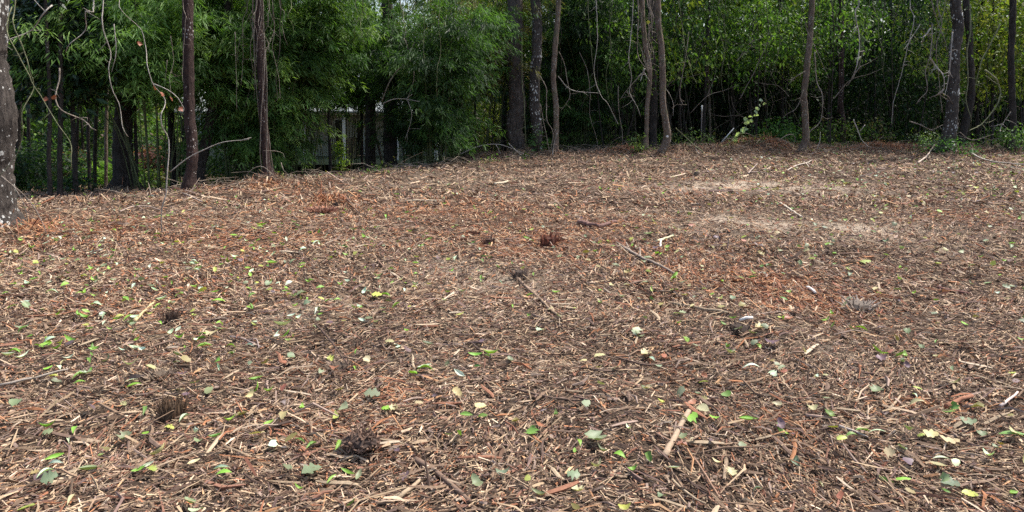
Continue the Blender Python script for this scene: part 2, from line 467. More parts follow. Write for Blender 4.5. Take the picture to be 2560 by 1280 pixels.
def rotm(yaw, pitch, roll):
    cy, sy, cp, sp, cr, sr = math.cos(yaw), math.sin(yaw), math.cos(pitch), math.sin(pitch), math.cos(roll), math.sin(roll)
    return np.array([[cy, -sy, 0], [sy, cy, 0], [0, 0, 1]]) @ np.array([[cp, 0, -sp], [0, 1, 0], [sp, 0, cp]]) @ np.array([[1, 0, 0], [0, cr, -sr], [0, sr, cr]])
LEAFC = {'bright green': (.21, .39, .055), 'mid green': (.13, .24, .05), 'pale silvery': (.50, .60, .42), 'yellow green': (.36, .40, .09), 'grey-green': (.19, .23, .13),
         'pale yellow': (.42, .37, .20), 'dusky purple': (.13, .085, .095), 'russet': (.30, .12, .075), 'olive brown': (.25, .21, .08)}
def pick_leaf(x, y, rs):
    u = 1280 + FPX * x / y
    if u < 1350 and y > 4.6:
        c = rs.choice(['bright green', 'pale silvery', 'yellow green', 'mid green', 'grey-green', 'dusky purple'], p=[.33, .30, .10, .10, .13, .04])
        k = 'oval' if c in ('bright green', 'pale silvery', 'mid green') else rs.choice(['lobed', 'round', 'oval'])
    else:
        c = rs.choice(['bright green', 'pale silvery', 'yellow green', 'mid green', 'grey-green', 'pale yellow', 'dusky purple', 'russet', 'olive brown'], p=[.12, .06, .09, .10, .27, .12, .09, .06, .09])
        k = rs.choice(['oval', 'lobed', 'round'], p=[.7, .15, .15]) if c in ('bright green', 'pale silvery', 'mid green') else rs.choice(['lobed', 'round', 'oval'], p=[.45, .4, .15])
    return c, k

# ------------------------------------------------------------------ landmarks used to word labels
LM = {}
def landmark(name, u, v): p = ground_hit(u, v); LM[name] = (p[0], p[1])
for nm, u, v in [('the split stump at lower left', 430, 1035), ('the small dark stump', 430, 800), ('the tipped root clod', 905, 1110), ('the red fibrous stump', 1375, 607),
                 ('the thin bristly stump', 1222, 605), ('the white-sticked stump', 1850, 815), ('the shredded mound of roots', 820, 515), ('the leafy stub cluster', 1310, 690),
                 ('the barkless log at lower right', 1700, 1090), ('the long frayed limb', 1380, 765), ('the combed grey branch', 1620, 655), ('the lichened trunk at far left', 20, 600),
                 ('the slim reddish trunk', 475, 490), ('the pale forked twig', 2040, 415), ('the bare sandy patch', 1900, 480), ('the orange chip drift', 1900, 700),
                 ('the bright pale splinter', 1660, 605), ('the lone pale stick', 1975, 530), ('the reddish chips at right', 2380, 1050), ('the forked stick', 600, 860),
                 ('the right frame corner', 2480, 1180), ('the left frame corner', 80, 1180), ('the thick brown limb', 1120, 1220)]:
    landmark(nm, u, v)
ORD = ['', 'second ', 'third ', 'fourth ', 'fifth ', 'sixth ', 'seventh ', 'eighth ', 'ninth ', 'tenth ', 'eleventh ', 'twelfth ']
def word_labels(items, noun):
    """items: dicts with x, y, desc. Adds item['label'] naming each by looks and by the nearest landmark."""
    groups = {}
    for it in items:
        best = min(LM, key=lambda k: math.hypot(LM[k][0] - it['x'], LM[k][1] - it['y']))
        dx, dy = it['x'] - LM[best][0], it['y'] - LM[best][1]
        side = ('right of' if dx > 0 else 'left of') if abs(dx) > abs(dy) else ('behind' if dy > 0 else 'in front of')
        groups.setdefault((it['desc'], side, best), []).append((math.hypot(dx, dy), it))
    for (desc, side, best), ls in groups.items():
        ls.sort(key=lambda a: a[0])
        for i, (_, it) in enumerate(ls):
            if len(ls) == 1: it['label'] = f'{desc} {noun} {side} {best}'
            else: it['label'] = f'{desc} {noun}, {ORD[min(i, 11)]}closest {side} {best}'

# ------------------------------------------------------------------ fallen leaves
rs = np.random.RandomState(33)
leaves = []
def add_leaf(x, y, c, k, L, yaw, pitch=None, roll=None, lift=None):
    leaves.append(dict(x=x, y=y, c=c, k=k, L=L, yaw=yaw, pitch=rs.normal(0, .3) if pitch is None else pitch, roll=rs.normal(0, .42) if roll is None else roll,
                       lift=rs.uniform(.024, .046) if lift is None else lift, desc=('large ' if L > .105 else 'small ' if L < .062 else '') + c + {'oval': ' oval', 'narrow': ' narrow', 'round': ' rounded', 'lobed': ' lobed'}[k]))
# leaves read off the photograph one by one: (u, v, colour, shape, pixel length, image angle)
for (u, v, c, k, px, a) in [(120, 1083, 'bright green', 'oval', 36, 25), (225, 1195, 'grey-green', 'oval', 50, 20), (115, 1210, 'pale silvery', 'oval', 40, 50), (140, 1182, 'pale silvery', 'oval', 34, 5),
        (172, 1122, 'pale silvery', 'oval', 28, -40), (755, 1038, 'bright green', 'oval', 24, -60), (672, 1075, 'bright green', 'oval', 26, 35), (848, 1135, 'bright green', 'oval', 38, -75), (780, 1140, 'mid green', 'oval', 38, 50),
        (870, 1205, 'bright green', 'oval', 42, -20), (830, 1225, 'bright green', 'oval', 32, 45), (748, 1242, 'bright green', 'oval', 26, -10), (780, 1205, 'grey-green', 'lobed', 56, 30), (930, 1003, 'grey-green', 'lobed', 46, 0),
        (840, 1065, 'yellow green', 'oval', 34, 80), (1065, 942, 'bright green', 'oval', 40, 5), (1062, 934, 'pale silvery', 'oval', 36, 0), (640, 965, 'bright green', 'oval', 34, 30), (672, 993, 'bright green', 'oval', 26, 30),
        (975, 868, 'pale yellow', 'round', 26, 0), (1190, 905, 'bright green', 'oval', 36, -3), (1228, 902, 'bright green', 'oval', 36, 0), (1048, 1026, 'pale yellow', 'round', 24, 0), (965, 1038, 'bright green', 'lobed', 26, 0), (984, 1040, 'pale yellow', 'lobed', 24, 0),
        (1448, 1130, 'bright green', 'oval', 30, -60), (1490, 1122, 'grey-green', 'lobed', 60, -50), (1548, 1163, 'bright green', 'oval', 34, -30), (1348, 1258, 'grey-green', 'oval', 42, -30), (1445, 1248, 'pale yellow', 'lobed', 38, -30),
        (1258, 1208, 'grey-green', 'round', 40, 0), (1758, 978, 'yellow green', 'round', 28, 0), (1615, 900, 'pale yellow', 'lobed', 34, 20), (1500, 906, 'pale yellow', 'round', 32, 0), (1870, 1066, 'bright green', 'oval', 46, 3), (1685, 1190, 'pale silvery', 'oval', 30, -20),
        (1878, 938, 'pale silvery', 'narrow', 42, -3), (1570, 1094, 'pale silvery', 'oval', 20, -50), (2128, 1110, 'mid green', 'oval', 30, 0), (2030, 1040, 'pale yellow', 'round', 30, 0), (2530, 1112, 'mid green', 'oval', 58, -20), (2470, 1160, 'pale silvery', 'oval', 32, -60),
        (2162, 1093, 'pale yellow', 'round', 36, 0), (2190, 1104, 'pale silvery', 'narrow', 40, -15), (2105, 1122, 'yellow green', 'round', 30, 0), (2325, 1110, 'pale yellow', 'lobed', 38, -20), (2372, 1125, 'pale yellow', 'lobed', 48, -15), (2375, 1232, 'grey-green', 'lobed', 46, -20), (2425, 1262, 'yellow green', 'round', 40, -40),
        (2290, 1035, 'pale yellow', 'oval', 36, -10), (2345, 1185, 'pale yellow', 'oval', 36, -30), (2420, 1070, 'grey-green', 'lobed', 40, -20), (2215, 1225, 'bright green', 'oval', 34, -40), (1930, 876, 'dusky purple', 'lobed', 40, -20), (1900, 832, 'pale yellow', 'lobed', 28, 0),
        (540, 1115, 'mid green', 'oval', 30, 20), (498, 1122, 'grey-green', 'round', 26, 0), (462, 1065, 'pale silvery', 'oval', 34, 55), (365, 1105, 'bright green', 'round', 22, 60), (425, 1096, 'yellow green', 'lobed', 26, 0), (350, 1200, 'bright green', 'oval', 34, 20), (380, 1198, 'yellow green', 'lobed', 28, -10),
        (485, 1178, 'pale yellow', 'oval', 34, 45), (555, 1198, 'pale silvery', 'oval', 38, 5), (560, 1214, 'bright green', 'oval', 38, 3), (575, 1070, 'bright green', 'oval', 30, 40), (330, 966, 'pale silvery', 'oval', 30, 25), (335, 985, 'bright green', 'oval', 34, 10), (227, 946, 'bright green', 'oval', 20, -60), (200, 975, 'bright green', 'oval', 26, 30),
        (148, 935, 'pale silvery', 'oval', 26, -30), (325, 925, 'pale silvery', 'narrow', 36, 25), (707, 828, 'pale silvery', 'oval', 42, 15), (770, 716, 'bright green', 'oval', 22, -30), (546, 766, 'bright green', 'oval', 34, -3), (548, 834, 'pale silvery', 'narrow', 36, -8), (450, 860, 'bright green', 'oval', 26, 0), (512, 882, 'bright green', 'oval', 34, 25),
        (530, 848, 'pale yellow', 'lobed', 34, 0), (448, 902, 'grey-green', 'oval', 34, 40), (310, 890, 'pale silvery', 'narrow', 26, -5), (215, 808, 'bright green', 'oval', 32, -10), (62, 832, 'grey-green', 'oval', 34, 20), (115, 878, 'bright green', 'lobed', 32, 0), (178, 868, 'bright green', 'oval', 32, -5), (38, 898, 'bright green', 'oval', 30, 0), (58, 908, 'pale silvery', 'oval', 34, 55),
        (257, 800, 'pale silvery', 'round', 20, 70), (240, 776, 'pale silvery', 'oval', 32, -10), (340, 807, 'pale silvery', 'oval', 28, 0), (130, 746, 'pale silvery', 'narrow', 34, -5), (70, 720, 'pale silvery', 'oval', 26, -25), (150, 704, 'pale silvery', 'narrow', 26, 5), (258, 695, 'pale silvery', 'oval', 26, -35), (655, 570, 'bright green', 'oval', 26, 20), (585, 598, 'bright green', 'oval', 20, 0), (680, 668, 'bright green', 'oval', 26, 5),
        (965, 750, 'bright green', 'oval', 26, -20), (885, 582, 'bright green', 'oval', 22, 5), (1040, 668, 'bright green', 'oval', 22, -25), (1390, 742, 'bright green', 'oval', 24, -10), (942, 748, 'yellow green', 'lobed', 30, 0), (755, 748, 'grey-green', 'lobed', 30, 30), (1155, 742, 'grey-green', 'oval', 22, -10), (2162, 665, 'yellow green', 'lobed', 30, 0), (1620, 655, 'grey-green', 'round', 24, 0), (1622, 592, 'mid green', 'oval', 24, 0)]:
    p = ground_hit(u, v)
    L = px / FPX * math.hypot(p[1], 1) * (1.08 if k in ('oval', 'narrow') else .92)
    add_leaf(p[0], p[1], c, k, min(L, .15), R(a) * 1.3, rs.normal(.05, .12), rs.normal(0, .2), .035)
n = 6800
X, Y = scatter(n, 2.7, 22, .95, rs, .8, .3)
for x, y in zip(X, Y):
    u = 1280 + FPX * x / y
    dens = .13 + 1.0 * math.exp(-((u - 450) / 600) ** 2 - ((y - 7) / 2.6) ** 2) + (.28 if (u > 1500) else 0) + (.4 if u > 1900 and y > 11 else 0)
    if rs.rand() > dens: continue
    c, k = pick_leaf(x, y, rs)
    L = rs.uniform(.045, .095) * (1.0 if k == 'oval' else .82)
    if y > 12: L *= 1.1
    add_leaf(x, y, c, k, L, rs.rand() * 6.28)
leaves.sort(key=lambda a: -a['L'] / a['y'])
single, rest = leaves[:290], leaves[290:]
word_labels(single, 'leaf')
def leaf_geo(d):
    V, F = leaf_shape(d['k'], d['L'], rs)
    V = V @ rotm(d['yaw'], d['pitch'], d['roll']).T
    V[:, 2] -= V[:, 2].min()
    c = np.array(LEAFC[d['c']]) * rs.uniform(.75, 1.2) * np.array([rs.uniform(.9, 1.1), 1, rs.uniform(.85, 1.15)])
    return V, F, c
for d in single:
    g = Geo(); g.add(*leaf_geo(d))
    tag(obj('fallen_leaf', g.mesh('fallen_leaf', M_LITTER), None, on_ground(d['x'], d['y'], d['lift'] + .002)), d['label'], 'leaf', 'fallen leaves on the mulch')
G = Geo()
for d in rest:
    V, F, c = leaf_geo(d); G.add(V + on_ground(d['x'], d['y'], d['lift'] + .004), F, c)
tag(obj('leaf_litter', G.mesh('leaf_litter', M_LITTER)), 'small green, pale and brown leaves scattered thinly over the mulch', 'leaf litter', kind='stuff')

# ------------------------------------------------------------------ sticks and splinters on the ground
def stick_from_px(pts, w, lift=.02, end_lift=0.0, taper=.6, colr=(.3, .24, .18), k=6, forks=(), rough=.25):
    P = []
    for i, (u, v) in enumerate(pts):
        p = ground_hit(u, v); P.append(on_ground(p[0], p[1], lift + (end_lift if i == len(pts) - 1 else 0)))
    P = np.array(P); d = P[:, 1].mean(); r0 = w / 2 / FPX * d
    Q, rr = spline(P, np.linspace(r0, r0 * taper, len(P)), .05)
    Q = Q + rs.normal(0, r0 * .15, Q.shape)
    g = Geo(); V, F = tube(Q, rr, k, rough, rs=rs); V[:, 2] += r0 * .5
    g.add(V, F, colr)
    for fk in forks:
        P2 = []
        for (u, v) in fk:
            p = ground_hit(u, v); P2.append(on_ground(p[0], p[1], lift + .01))
        Q2, r2 = spline(np.array(P2), np.linspace(r0 * .7, r0 * .35, len(P2)), .05)
        g.add(*tube(Q2, r2, k, rough, rs=rs), colr)
    return g, P[0]
TAN, BR, DK, RD, PALE, GREY, ORG = (.36, .28, .19), (.17, .115, .085), (.09, .06, .048), (.27, .13, .08), (.62, .54, .42), (.30, .26, .22), (.42, .2, .1)
for (nm, cat, lab, pts, w, colr, kw) in [
        ('broken_log', 'log', 'short barkless log with a frayed upper end at lower right', [(1660, 1155), (1685, 1110), (1700, 1075), (1722, 1050)], 16, (.36, .27, .19), dict(lift=.01, end_lift=.03, taper=.8, k=9)),
        ('wood_limb', 'limb', 'thick brown limb running to the bottom edge beside the split pale wood', [(1040, 1160), (1100, 1200), (1150, 1240), (1178, 1262)], 17, BR, dict(k=9, lift=.01)),
        ('wood_limb', 'limb', 'pale split piece of wood crossing under the thick brown limb', [(995, 1262), (1030, 1235), (1050, 1212)], 15, TAN, dict()),
        ('branch', 'branch', 'long frayed limb in the middle of the clearing with a peeled rib', [(1290, 700), (1318, 728), (1345, 752), (1375, 782), (1405, 805)], 9, (.24, .17, .12), dict(k=7)),
        ('branch', 'branch', 'dark thin branch continuing below the long frayed limb', [(1320, 745), (1352, 775), (1380, 800), (1410, 830)], 4, BR, dict()),
        ('branch', 'branch', 'combed grey branch with frayed pale fibres at its upper end', [(1560, 625), (1600, 650), (1645, 668), (1690, 695)], 9, (.27, .22, .18), dict(forks=[[(1560, 625), (1540, 610)], [(1575, 635), (1565, 612)], [(1600, 650), (1600, 625)]])),
        ('branch', 'branch', 'long straight straw-coloured splinter right of centre', [(1672, 765), (1740, 776), (1800, 788), (1818, 790)], 8, TAN, dict()),
        ('branch', 'branch', 'dark curved stick crossing the lower middle right', [(1290, 985), (1360, 1000), (1430, 1010), (1475, 1020), (1525, 1048)], 7, BR, dict()),
        ('branch', 'branch', 'long dark reddish twig bending across the middle right', [(1540, 905), (1620, 922), (1680, 912), (1760, 895)], 6, BR, dict()),
        ('branch', 'branch', 'pale straight twig angled down at the bottom right of the barkless log', [(1680, 1218), (1700, 1240), (1740, 1262), (1765, 1272)], 8, TAN, dict()),
        ('branch', 'branch', 'grey stick at the left edge with a leaf hooked over it', [(0, 985), (60, 970), (120, 955), (172, 942)], 8, GREY, dict(lift=.04)),
        ('branch', 'branch', 'pale forked stick left of centre', [(575, 850), (600, 855), (630, 868), (655, 880)], 6, (.34, .27, .24), dict(forks=[[(615, 862), (640, 860), (648, 880)]])),
        ('branch', 'branch', 'thin dark branch lying up against the twiggy clump left of centre', [(790, 835), (820, 865), (845, 900), (870, 935)], 5, DK, dict(lift=.06, forks=[[(840, 895), (838, 925)], [(860, 920), (885, 925), (935, 938)]])),
        ('branch', 'branch', 'straw-coloured split stick among green leaves at left', [(338, 812), (358, 790), (388, 762)], 9, (.5, .4, .22), dict()),
        ('branch', 'branch', 'reddish straight splinter left of the small dark stump', [(60, 800), (115, 798), (170, 790), (200, 780)], 5, RD, dict()),
        ('branch', 'branch', 'brown splinter lying above the rightmost chips', [(1640, 1095), (1705, 1130), (1740, 1170), (1800, 1260)], 8, (.3, .19, .13), dict(k=5)),
        ('branch', 'branch', 'thick reddish split stick near the right edge', [(2365, 1030), (2400, 1012), (2430, 1002)], 15, RD, dict(k=7)),
        ('branch', 'branch', 'pale crooked twig right of the purple leaf', [(2218, 1036), (2240, 1020), (2250, 1000)], 8, TAN, dict()),
        ('branch', 'branch', 'broad tan slab lying left of the reddish chips at lower right', [(2015, 1052), (2055, 1056), (2092, 1062)], 10, (.38, .27, .21), dict()),
        ('branch', 'branch', 'long pale sliver lying in front of the round yellowish leaf at lower right', [(2098, 1082), (2140, 1094), (2170, 1106)], 8, (.5, .43, .37), dict()),
        ('branch', 'branch', 'white splinter lying in the corner at bottom right edge', [(2500, 1030), (2520, 1012), (2543, 995)], 8, (.6, .5, .45), dict()),
        ('branch', 'branch', 'dark reddish slat on the chips behind the right corner', [(2345, 728), (2380, 735), (2420, 742)], 11, (.16, .08, .065), dict()),
        ('branch', 'branch', 'pale stick lying alone in the far right of the clearing', [(1950, 512), (1975, 528), (2005, 548)], 6, (.55, .48, .38), dict()),
        ('branch', 'branch', 'bright pale splinter at centre right lying across dark chips', [(1642, 612), (1660, 604), (1682, 596)], 9, (.62, .55, .36), dict()),
        ('branch', 'branch', 'short white chip standing just below the bright pale splinter', [(1650, 624), (1652, 612)], 6, (.7, .66, .6), dict(end_lift=.03)),
        ('branch', 'branch', 'pale flat splinters in the far middle of the clearing', [(1235, 464), (1260, 461), (1272, 458)], 8, (.58, .5, .36), dict()),
        ('branch', 'branch', 'long pale stick in the back middle of the clearing', [(1012, 508), (1050, 505), (1105, 506)], 5, (.52, .43, .31), dict()),
        ('branch', 'branch', 'dark shard of wood pointing right near the red fibrous stump', [(1448, 562), (1490, 572), (1540, 560)], 14, (.17, .10, .085), dict(k=7)),
        ('branch', 'branch', 'thin branch leaning up out of the ground behind the left leaves', [(862, 500), (880, 520), (895, 540)], 6, BR, dict(lift=.05)),
        ('branch', 'branch', 'forked pale twig lying before the curved forest-edge trunk at right', [(1968, 432), (1990, 420), (2018, 412), (2030, 405)], 3.6, (.5, .43, .36), dict(forks=[[(2015, 413), (2022, 424)], [(2018, 412), (2035, 422)]], lift=.05)),
        ('branch', 'branch', 'small branching stick beside the pale forked twig', [(1870, 440), (1885, 425), (1893, 415)], 4, (.33, .26, .22), dict(lift=.05, forks=[[(1875, 437), (1905, 438), (1940, 450)]])),
        ('branch', 'branch', 'long pale pole lying from the lichened right trunk out into the clearing', [(2295, 415), (2318, 395), (2335, 380)], 4, (.45, .37, .3), dict(lift=.06, end_lift=.15)),
        ('branch', 'branch', 'bare grey branch lying to the right edge from the lichened trunk', [(2395, 352), (2425, 385), (2470, 408), (2558, 418)], 4, (.42, .38, .33), dict(lift=.05)),
        ('branch', 'branch', 'thin pale twig lying left of the slim reddish trunk', [(425, 486), (460, 492), (505, 514)], 4, (.4, .33, .28), dict(lift=.05)),
        ('branch', 'branch', 'arched twig lying by the mulch edge at left', [(300, 535), (335, 523), (370, 523), (400, 532)], 4, (.35, .27, .22), dict(lift=.03)),
        ('branch', 'branch', 'pale stick at far left among leaves pointing down right', [(118, 640), (150, 652), (178, 662)], 5, (.5, .38, .28), dict()),
        ('branch', 'branch', 'curved brown strip by the orange chip drift', [(2085, 642), (2140, 640), (2180, 648), (2215, 660)], 5, (.22, .14, .1), dict()),
        ('branch', 'branch', 'sun-bleached curl of bark near the orange chip drift', [(2018, 728), (2028, 733), (2038, 742)], 11, (.66, .6, .55), dict()),
        ('branch', 'branch', 'brown frayed splinter slanting between the two green leaves at centre', [(945, 658), (965, 680), (990, 700)], 6, (.22, .14, .1), dict())]:
    g, o0 = stick_from_px(pts, w, colr=colr, **kw)
    tag(obj(nm, g.mesh(nm, M_WOOD, o0), None, o0), lab, cat, 'sticks lying on the mulch')
items = []
X, Y = scatter(190, 2.75, 11, 1.6, rs, .74, 0)
for x, y in zip(X, Y):
    ci = rs.choice(6, p=[.3, .25, .14, .17, .08, .06]); nmc = ['tan', 'brown', 'dark', 'reddish', 'pale straw', 'orange'][ci]
    L = rs.uniform(.09, .26); items.append(dict(x=x, y=y, L=L, c=[TAN, BR, DK, RD, (.5, .41, .3), ORG][ci], yaw=rs.rand() * 6.28, desc=('long ' if L > .19 else 'short ' if L < .12 else '') + nmc))
word_labels(items, 'wood splinter')
for d in items:
    L = d['L']; w = rs.uniform(.006, .013) * (1.2 if L > .15 else 1)
    t = np.linspace(-.5, .5, 5)
    P = np.stack([t * L, rs.normal(0, .02) * L * np.sin(t * 6) + rs.normal(0, .1) * L * t * t, np.abs(t) * 0 + rs.uniform(-.01, .05) * t], 1)
    V, F = tube(P, w * np.array([.5, .95, 1, .9, rs.uniform(.1, .7)]), 5, .5, rs=rs)
    V = V * np.array([1, 1, .7])
    c, s = math.cos(d['yaw']), math.sin(d['yaw'])
    V = V @ np.array([[c, s, 0], [-s, c, 0], [0, 0, 1]])
    g = Geo(); g.add(V, F, np.array(d['c']) * rs.uniform(.75, 1.15))
    tag(obj('wood_splinter', g.mesh('wood_splinter', M_WOOD, smooth=False), None, on_ground(d['x'], d['y'], .028)), d['label'], 'wood splinter', 'large splinters in the mulch')

# ------------------------------------------------------------------ stumps
def stump(u, v, wpx, hpx, lab, colr, tip=0.0, n=60, name='stump', clod=False, spread=.35):
    p = ground_hit(u, v); d = p[1]; w = wpx / FPX * d; h = hpx / FPX * d
    root = thing(name, lab, 'stump', on_ground(p[0], p[1], 0))
    g = Geo(); k = 10
    an = np.linspace(0, 6.28, k, endpoint=False)
    if clod:
        nu, nv = 14, 8; V = []
        for i in range(nv):
            ph = math.pi * i / (nv - 1)
            for j in range(nu):
                a = 2 * math.pi * j / nu; r = w * .5 * (1 + .3 * (rs.rand() - .5)) * (1.0 if ph < 1.6 else .55)
                V.append((r * math.sin(ph) * math.cos(a), r * .8 * math.sin(ph) * math.sin(a), h * .55 + h * .5 * math.cos(ph)))
        F = [(i * nu + j, i * nu + (j + 1) % nu, (i + 1) * nu + (j + 1) % nu, (i + 1) * nu + j) for i in range(nv - 1) for j in range(nu)]
        g.add(V, [np.array(F)], (.06, .042, .034))
    else:
        P = np.array([[0, 0, -.03], [0, 0, h * .25], [0, 0, h * .6]]); g.add(*tube(P, [w * .5, w * .40, w * .3], 12, .5, rs=rs), np.array(colr) * .3)
    obj('root_clod' if clod else 'stump_base', g.mesh('stump_base', M_WOOD, smooth=False), root)
    g = Geo()
    for i in range(n):
        a = rs.rand() * 6.28; r = w * .45 * math.sqrt(rs.rand()); b = np.array([r * math.cos(a), r * math.sin(a) * .8, h * rs.uniform(0, .25)])
        if clod:
            ph = rs.rand() * 1.9; b = np.array([w * .45 * math.sin(ph) * math.cos(a), w * .36 * math.sin(ph) * math.sin(a), h * .55 + h * .45 * math.cos(ph)])
            dr = b - np.array([0, 0, h * .3]); dr = dr / np.linalg.norm(dr) * .5 + rs.normal(0, .8, 3); e = b + dr * w * rs.uniform(.05, .13)
        else:
            e = b + np.array([math.cos(a) * spread * rs.rand(), math.sin(a) * spread * rs.rand(), 1]) * h * rs.uniform(.25, .8) + rs.normal(0, .1, 3) * h
        rr = w * rs.uniform(.018, .04)
        g.add(*tube(np.array([b, (b + e) / 2 + rs.normal(0, .02, 3) * h, e]), [rr, rr * .9, rr * .25], 4), np.array(colr) * rs.uniform(.4, 1.5))
    tag(obj('fibres', g.mesh('fibres', M_WOOD, smooth=False), root), kind='stuff')
stump(430, 1048, 74, 62, 'split brown stump at lower left with upright torn fibres', (.16, .105, .065), n=150)
stump(430, 806, 44, 36, 'small dark stump among the green leaves left of centre', (.11, .07, .05), n=90)
stump(905, 1136, 96, 52, 'tipped dark root clod with a hollow shadow under it', (.17, .11, .08), n=240, name='root_stump', clod=True)
stump(1372, 616, 48, 34, 'red fibrous stump brushed upright in the middle of the clearing', (.22, .09, .06), n=110, spread=.6)
stump(1222, 616, 32, 30, 'thin bristly stump left of the red fibrous stump', (.2, .11, .08), n=60)
stump(838, 517, 20, 14, 'black stub beside the shredded mound of roots', (.07, .045, .04), n=40)
stump(805, 532, 62, 16, 'shredded reddish mound of roots behind the left leaves', (.3, .15, .10), n=220, name='root_stump', spread=2.2)
stump(1300, 700, 36, 34, 'leafy stub cluster of grey twigs above the long frayed limb', (.2, .15, .12), n=70, spread=.9)
stump(1180, 643, 20, 12, 'low dark stub lying below the thin bristly stump', (.15, .09, .07), n=30)
stump(1850, 826, 70, 22, 'torn stump hollow under the white stick', (.13, .09, .07), n=60, spread=1.4)
stump(400, 948, 60, 26, 'dry tuft of tan roots above the split brown stump', (.33, .25, .18), n=110, name='root_tuft', spread=1.6)
stump(850, 925, 60, 20, 'twiggy clump of dark roots left of centre', (.26, .19, .14), n=90, name='root_tuft', spread=2.4)
stump(2150, 775, 80, 26, 'pale frayed root tuft right of the orange chips', (.4, .33, .27), n=90, name='root_tuft', spread=1.6)
stump(1740, 440, 14, 18, 'tiny upright stub at the back of the clearing', (.4, .33, .25), n=12)
g = Geo()
p = ground_hit(1848, 812); q2 = at(1882, 794, p[1]); p0 = on_ground(p[0], p[1], .03)
Q, rr = spline(np.array([p0, (p0 + q2) / 2 + np.array([0, 0, .01]), q2]), [.012, .013, .012], .03)
g.add(*tube(Q, rr, 6, .2, rs=rs), (.78, .74, .68))
tag(obj('white_stick', g.mesh('white_stick', M_WOOD, p0), None, p0), 'white peeled stick resting on the torn stump hollow', 'stick')

# ------------------------------------------------------------------ foliage clouds
def quads(C, D, L, W, N=None, rs=NP):
    """one pointed leaf (two triangles along the midrib) per row; D = direction, N ~ side hint"""
    n = len(C); N = rs.normal(0, 1, (n, 3)) if N is None else N
    S = np.cross(D, N); S /= np.linalg.norm(S, axis=1)[:, None] + 1e-9
    up = np.cross(S, D)
    m = C + D * (L * .45)[:, None]
    V = np.stack([C, m - S * (W / 2)[:, None], C + D * L[:, None] - np.array([0, 0, 1]) * (L * .12)[:, None], m + S * (W / 2)[:, None]], 1)
    b = (np.arange(n) * 4)[:, None]
    F = np.concatenate([b + np.array([[0, 1, 2]]), b + np.array([[0, 2, 3]])])
    return V.reshape(-1, 3), [F]
def leaf_cols(n, pal, rs, var=.3):
    pal = np.array(pal); c = pal[rs.randint(0, len(pal), n)]
    return c * (1 - var + 2 * var * rs.rand(n))[:, None]
GREEN = [(.065, .135, .03), (.09, .17, .04), (.045, .10, .024), (.125, .20, .05)]
BAMB = [(.072, .15, .038), (.108, .20, .048), (.052, .11, .032), (.15, .24, .06), (.082, .16, .045)]
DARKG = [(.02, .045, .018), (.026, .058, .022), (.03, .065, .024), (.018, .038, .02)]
YELG = [(.13, .19, .035), (.17, .21, .04), (.10, .165, .03), (.2, .21, .06)]
BRNG = [(.15, .14, .05), (.12, .145, .045), (.2, .165, .08), (.09, .12, .04)]
REDM = [(.16, .06, .065), (.12, .045, .05), (.2, .09, .08), (.1, .07, .045)]
def cloud(ncl, per, rad, crad, L, W, pal, seed, shell=.45, droop=.5, flat=.35, var=.3):
    rs = np.random.RandomState(seed)
    d = rs.normal(0, 1, (ncl, 3)); d /= np.linalg.norm(d, axis=1)[:, None]
    r = (shell ** 3 + (1 - shell ** 3) * rs.rand(ncl)) ** (1 / 3)
    bump = .75 + .5 * vnoise(d[:, 0] * 2.3 + seed, d[:, 2] * 2.3 + d[:, 1] * 2.0)
    c = d * (r * bump)[:, None] * np.array(rad)
    K = np.repeat(c, per, 0); n = len(K)
    off = rs.normal(0, 1, (n, 3)) * crad * np.array([1, 1, .45])
    D = off / (np.linalg.norm(off, axis=1)[:, None] + 1e-6) + rs.normal(0, .45, (n, 3)); D[:, 2] -= droop
    D /= np.linalg.norm(D, axis=1)[:, None]
    N = rs.normal(0, flat, (n, 3)); N[:, 2] += 1
    LL = L * (.6 + .8 * rs.rand(n))
    V, F = quads(K + off, D, LL, W * LL / L, N, rs)
    cc = leaf_cols(ncl, pal, rs, var * .8); cl = np.repeat(cc, per, 0) * (.8 + .4 * rs.rand(n))[:, None]
    return V, F, np.repeat(cl, 4, 0)
def cloud_mesh(name, mat, **k):
    V, F, C = cloud(**k); return make_mesh(name, V, F, mat, C, False)
CROWN = [cloud_mesh('crown', M_LEAF, ncl=230, per=17, rad=(1, 1, 1), crad=.12, L=.075, W=.036, pal=GREEN, seed=s) for s in (1, 2, 3)]
CROWN_Y = [cloud_mesh('crown', M_LEAF, ncl=230, per=17, rad=(1, 1, 1), crad=.12, L=.075, W=.036, pal=YELG, seed=s) for s in (4, 5)]
CROWN_S = [cloud_mesh('crown', M_LEAF, ncl=75, per=15, rad=(1, 1, 1), crad=.15, L=.085, W=.045, pal=p, seed=s, shell=.1) for s, p in ((11, GREEN), (12, GREEN + YELG[:2]), (13, YELG))]
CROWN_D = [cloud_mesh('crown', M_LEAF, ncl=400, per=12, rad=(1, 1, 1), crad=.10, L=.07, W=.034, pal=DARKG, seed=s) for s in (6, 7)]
CROWN_B = [cloud_mesh('crown', M_LEAF, ncl=300, per=12, rad=(1, 1, 1), crad=.09, L=.085, W=.018, pal=BRNG + YELG[:1], seed=s, droop=.9) for s in (8,)]

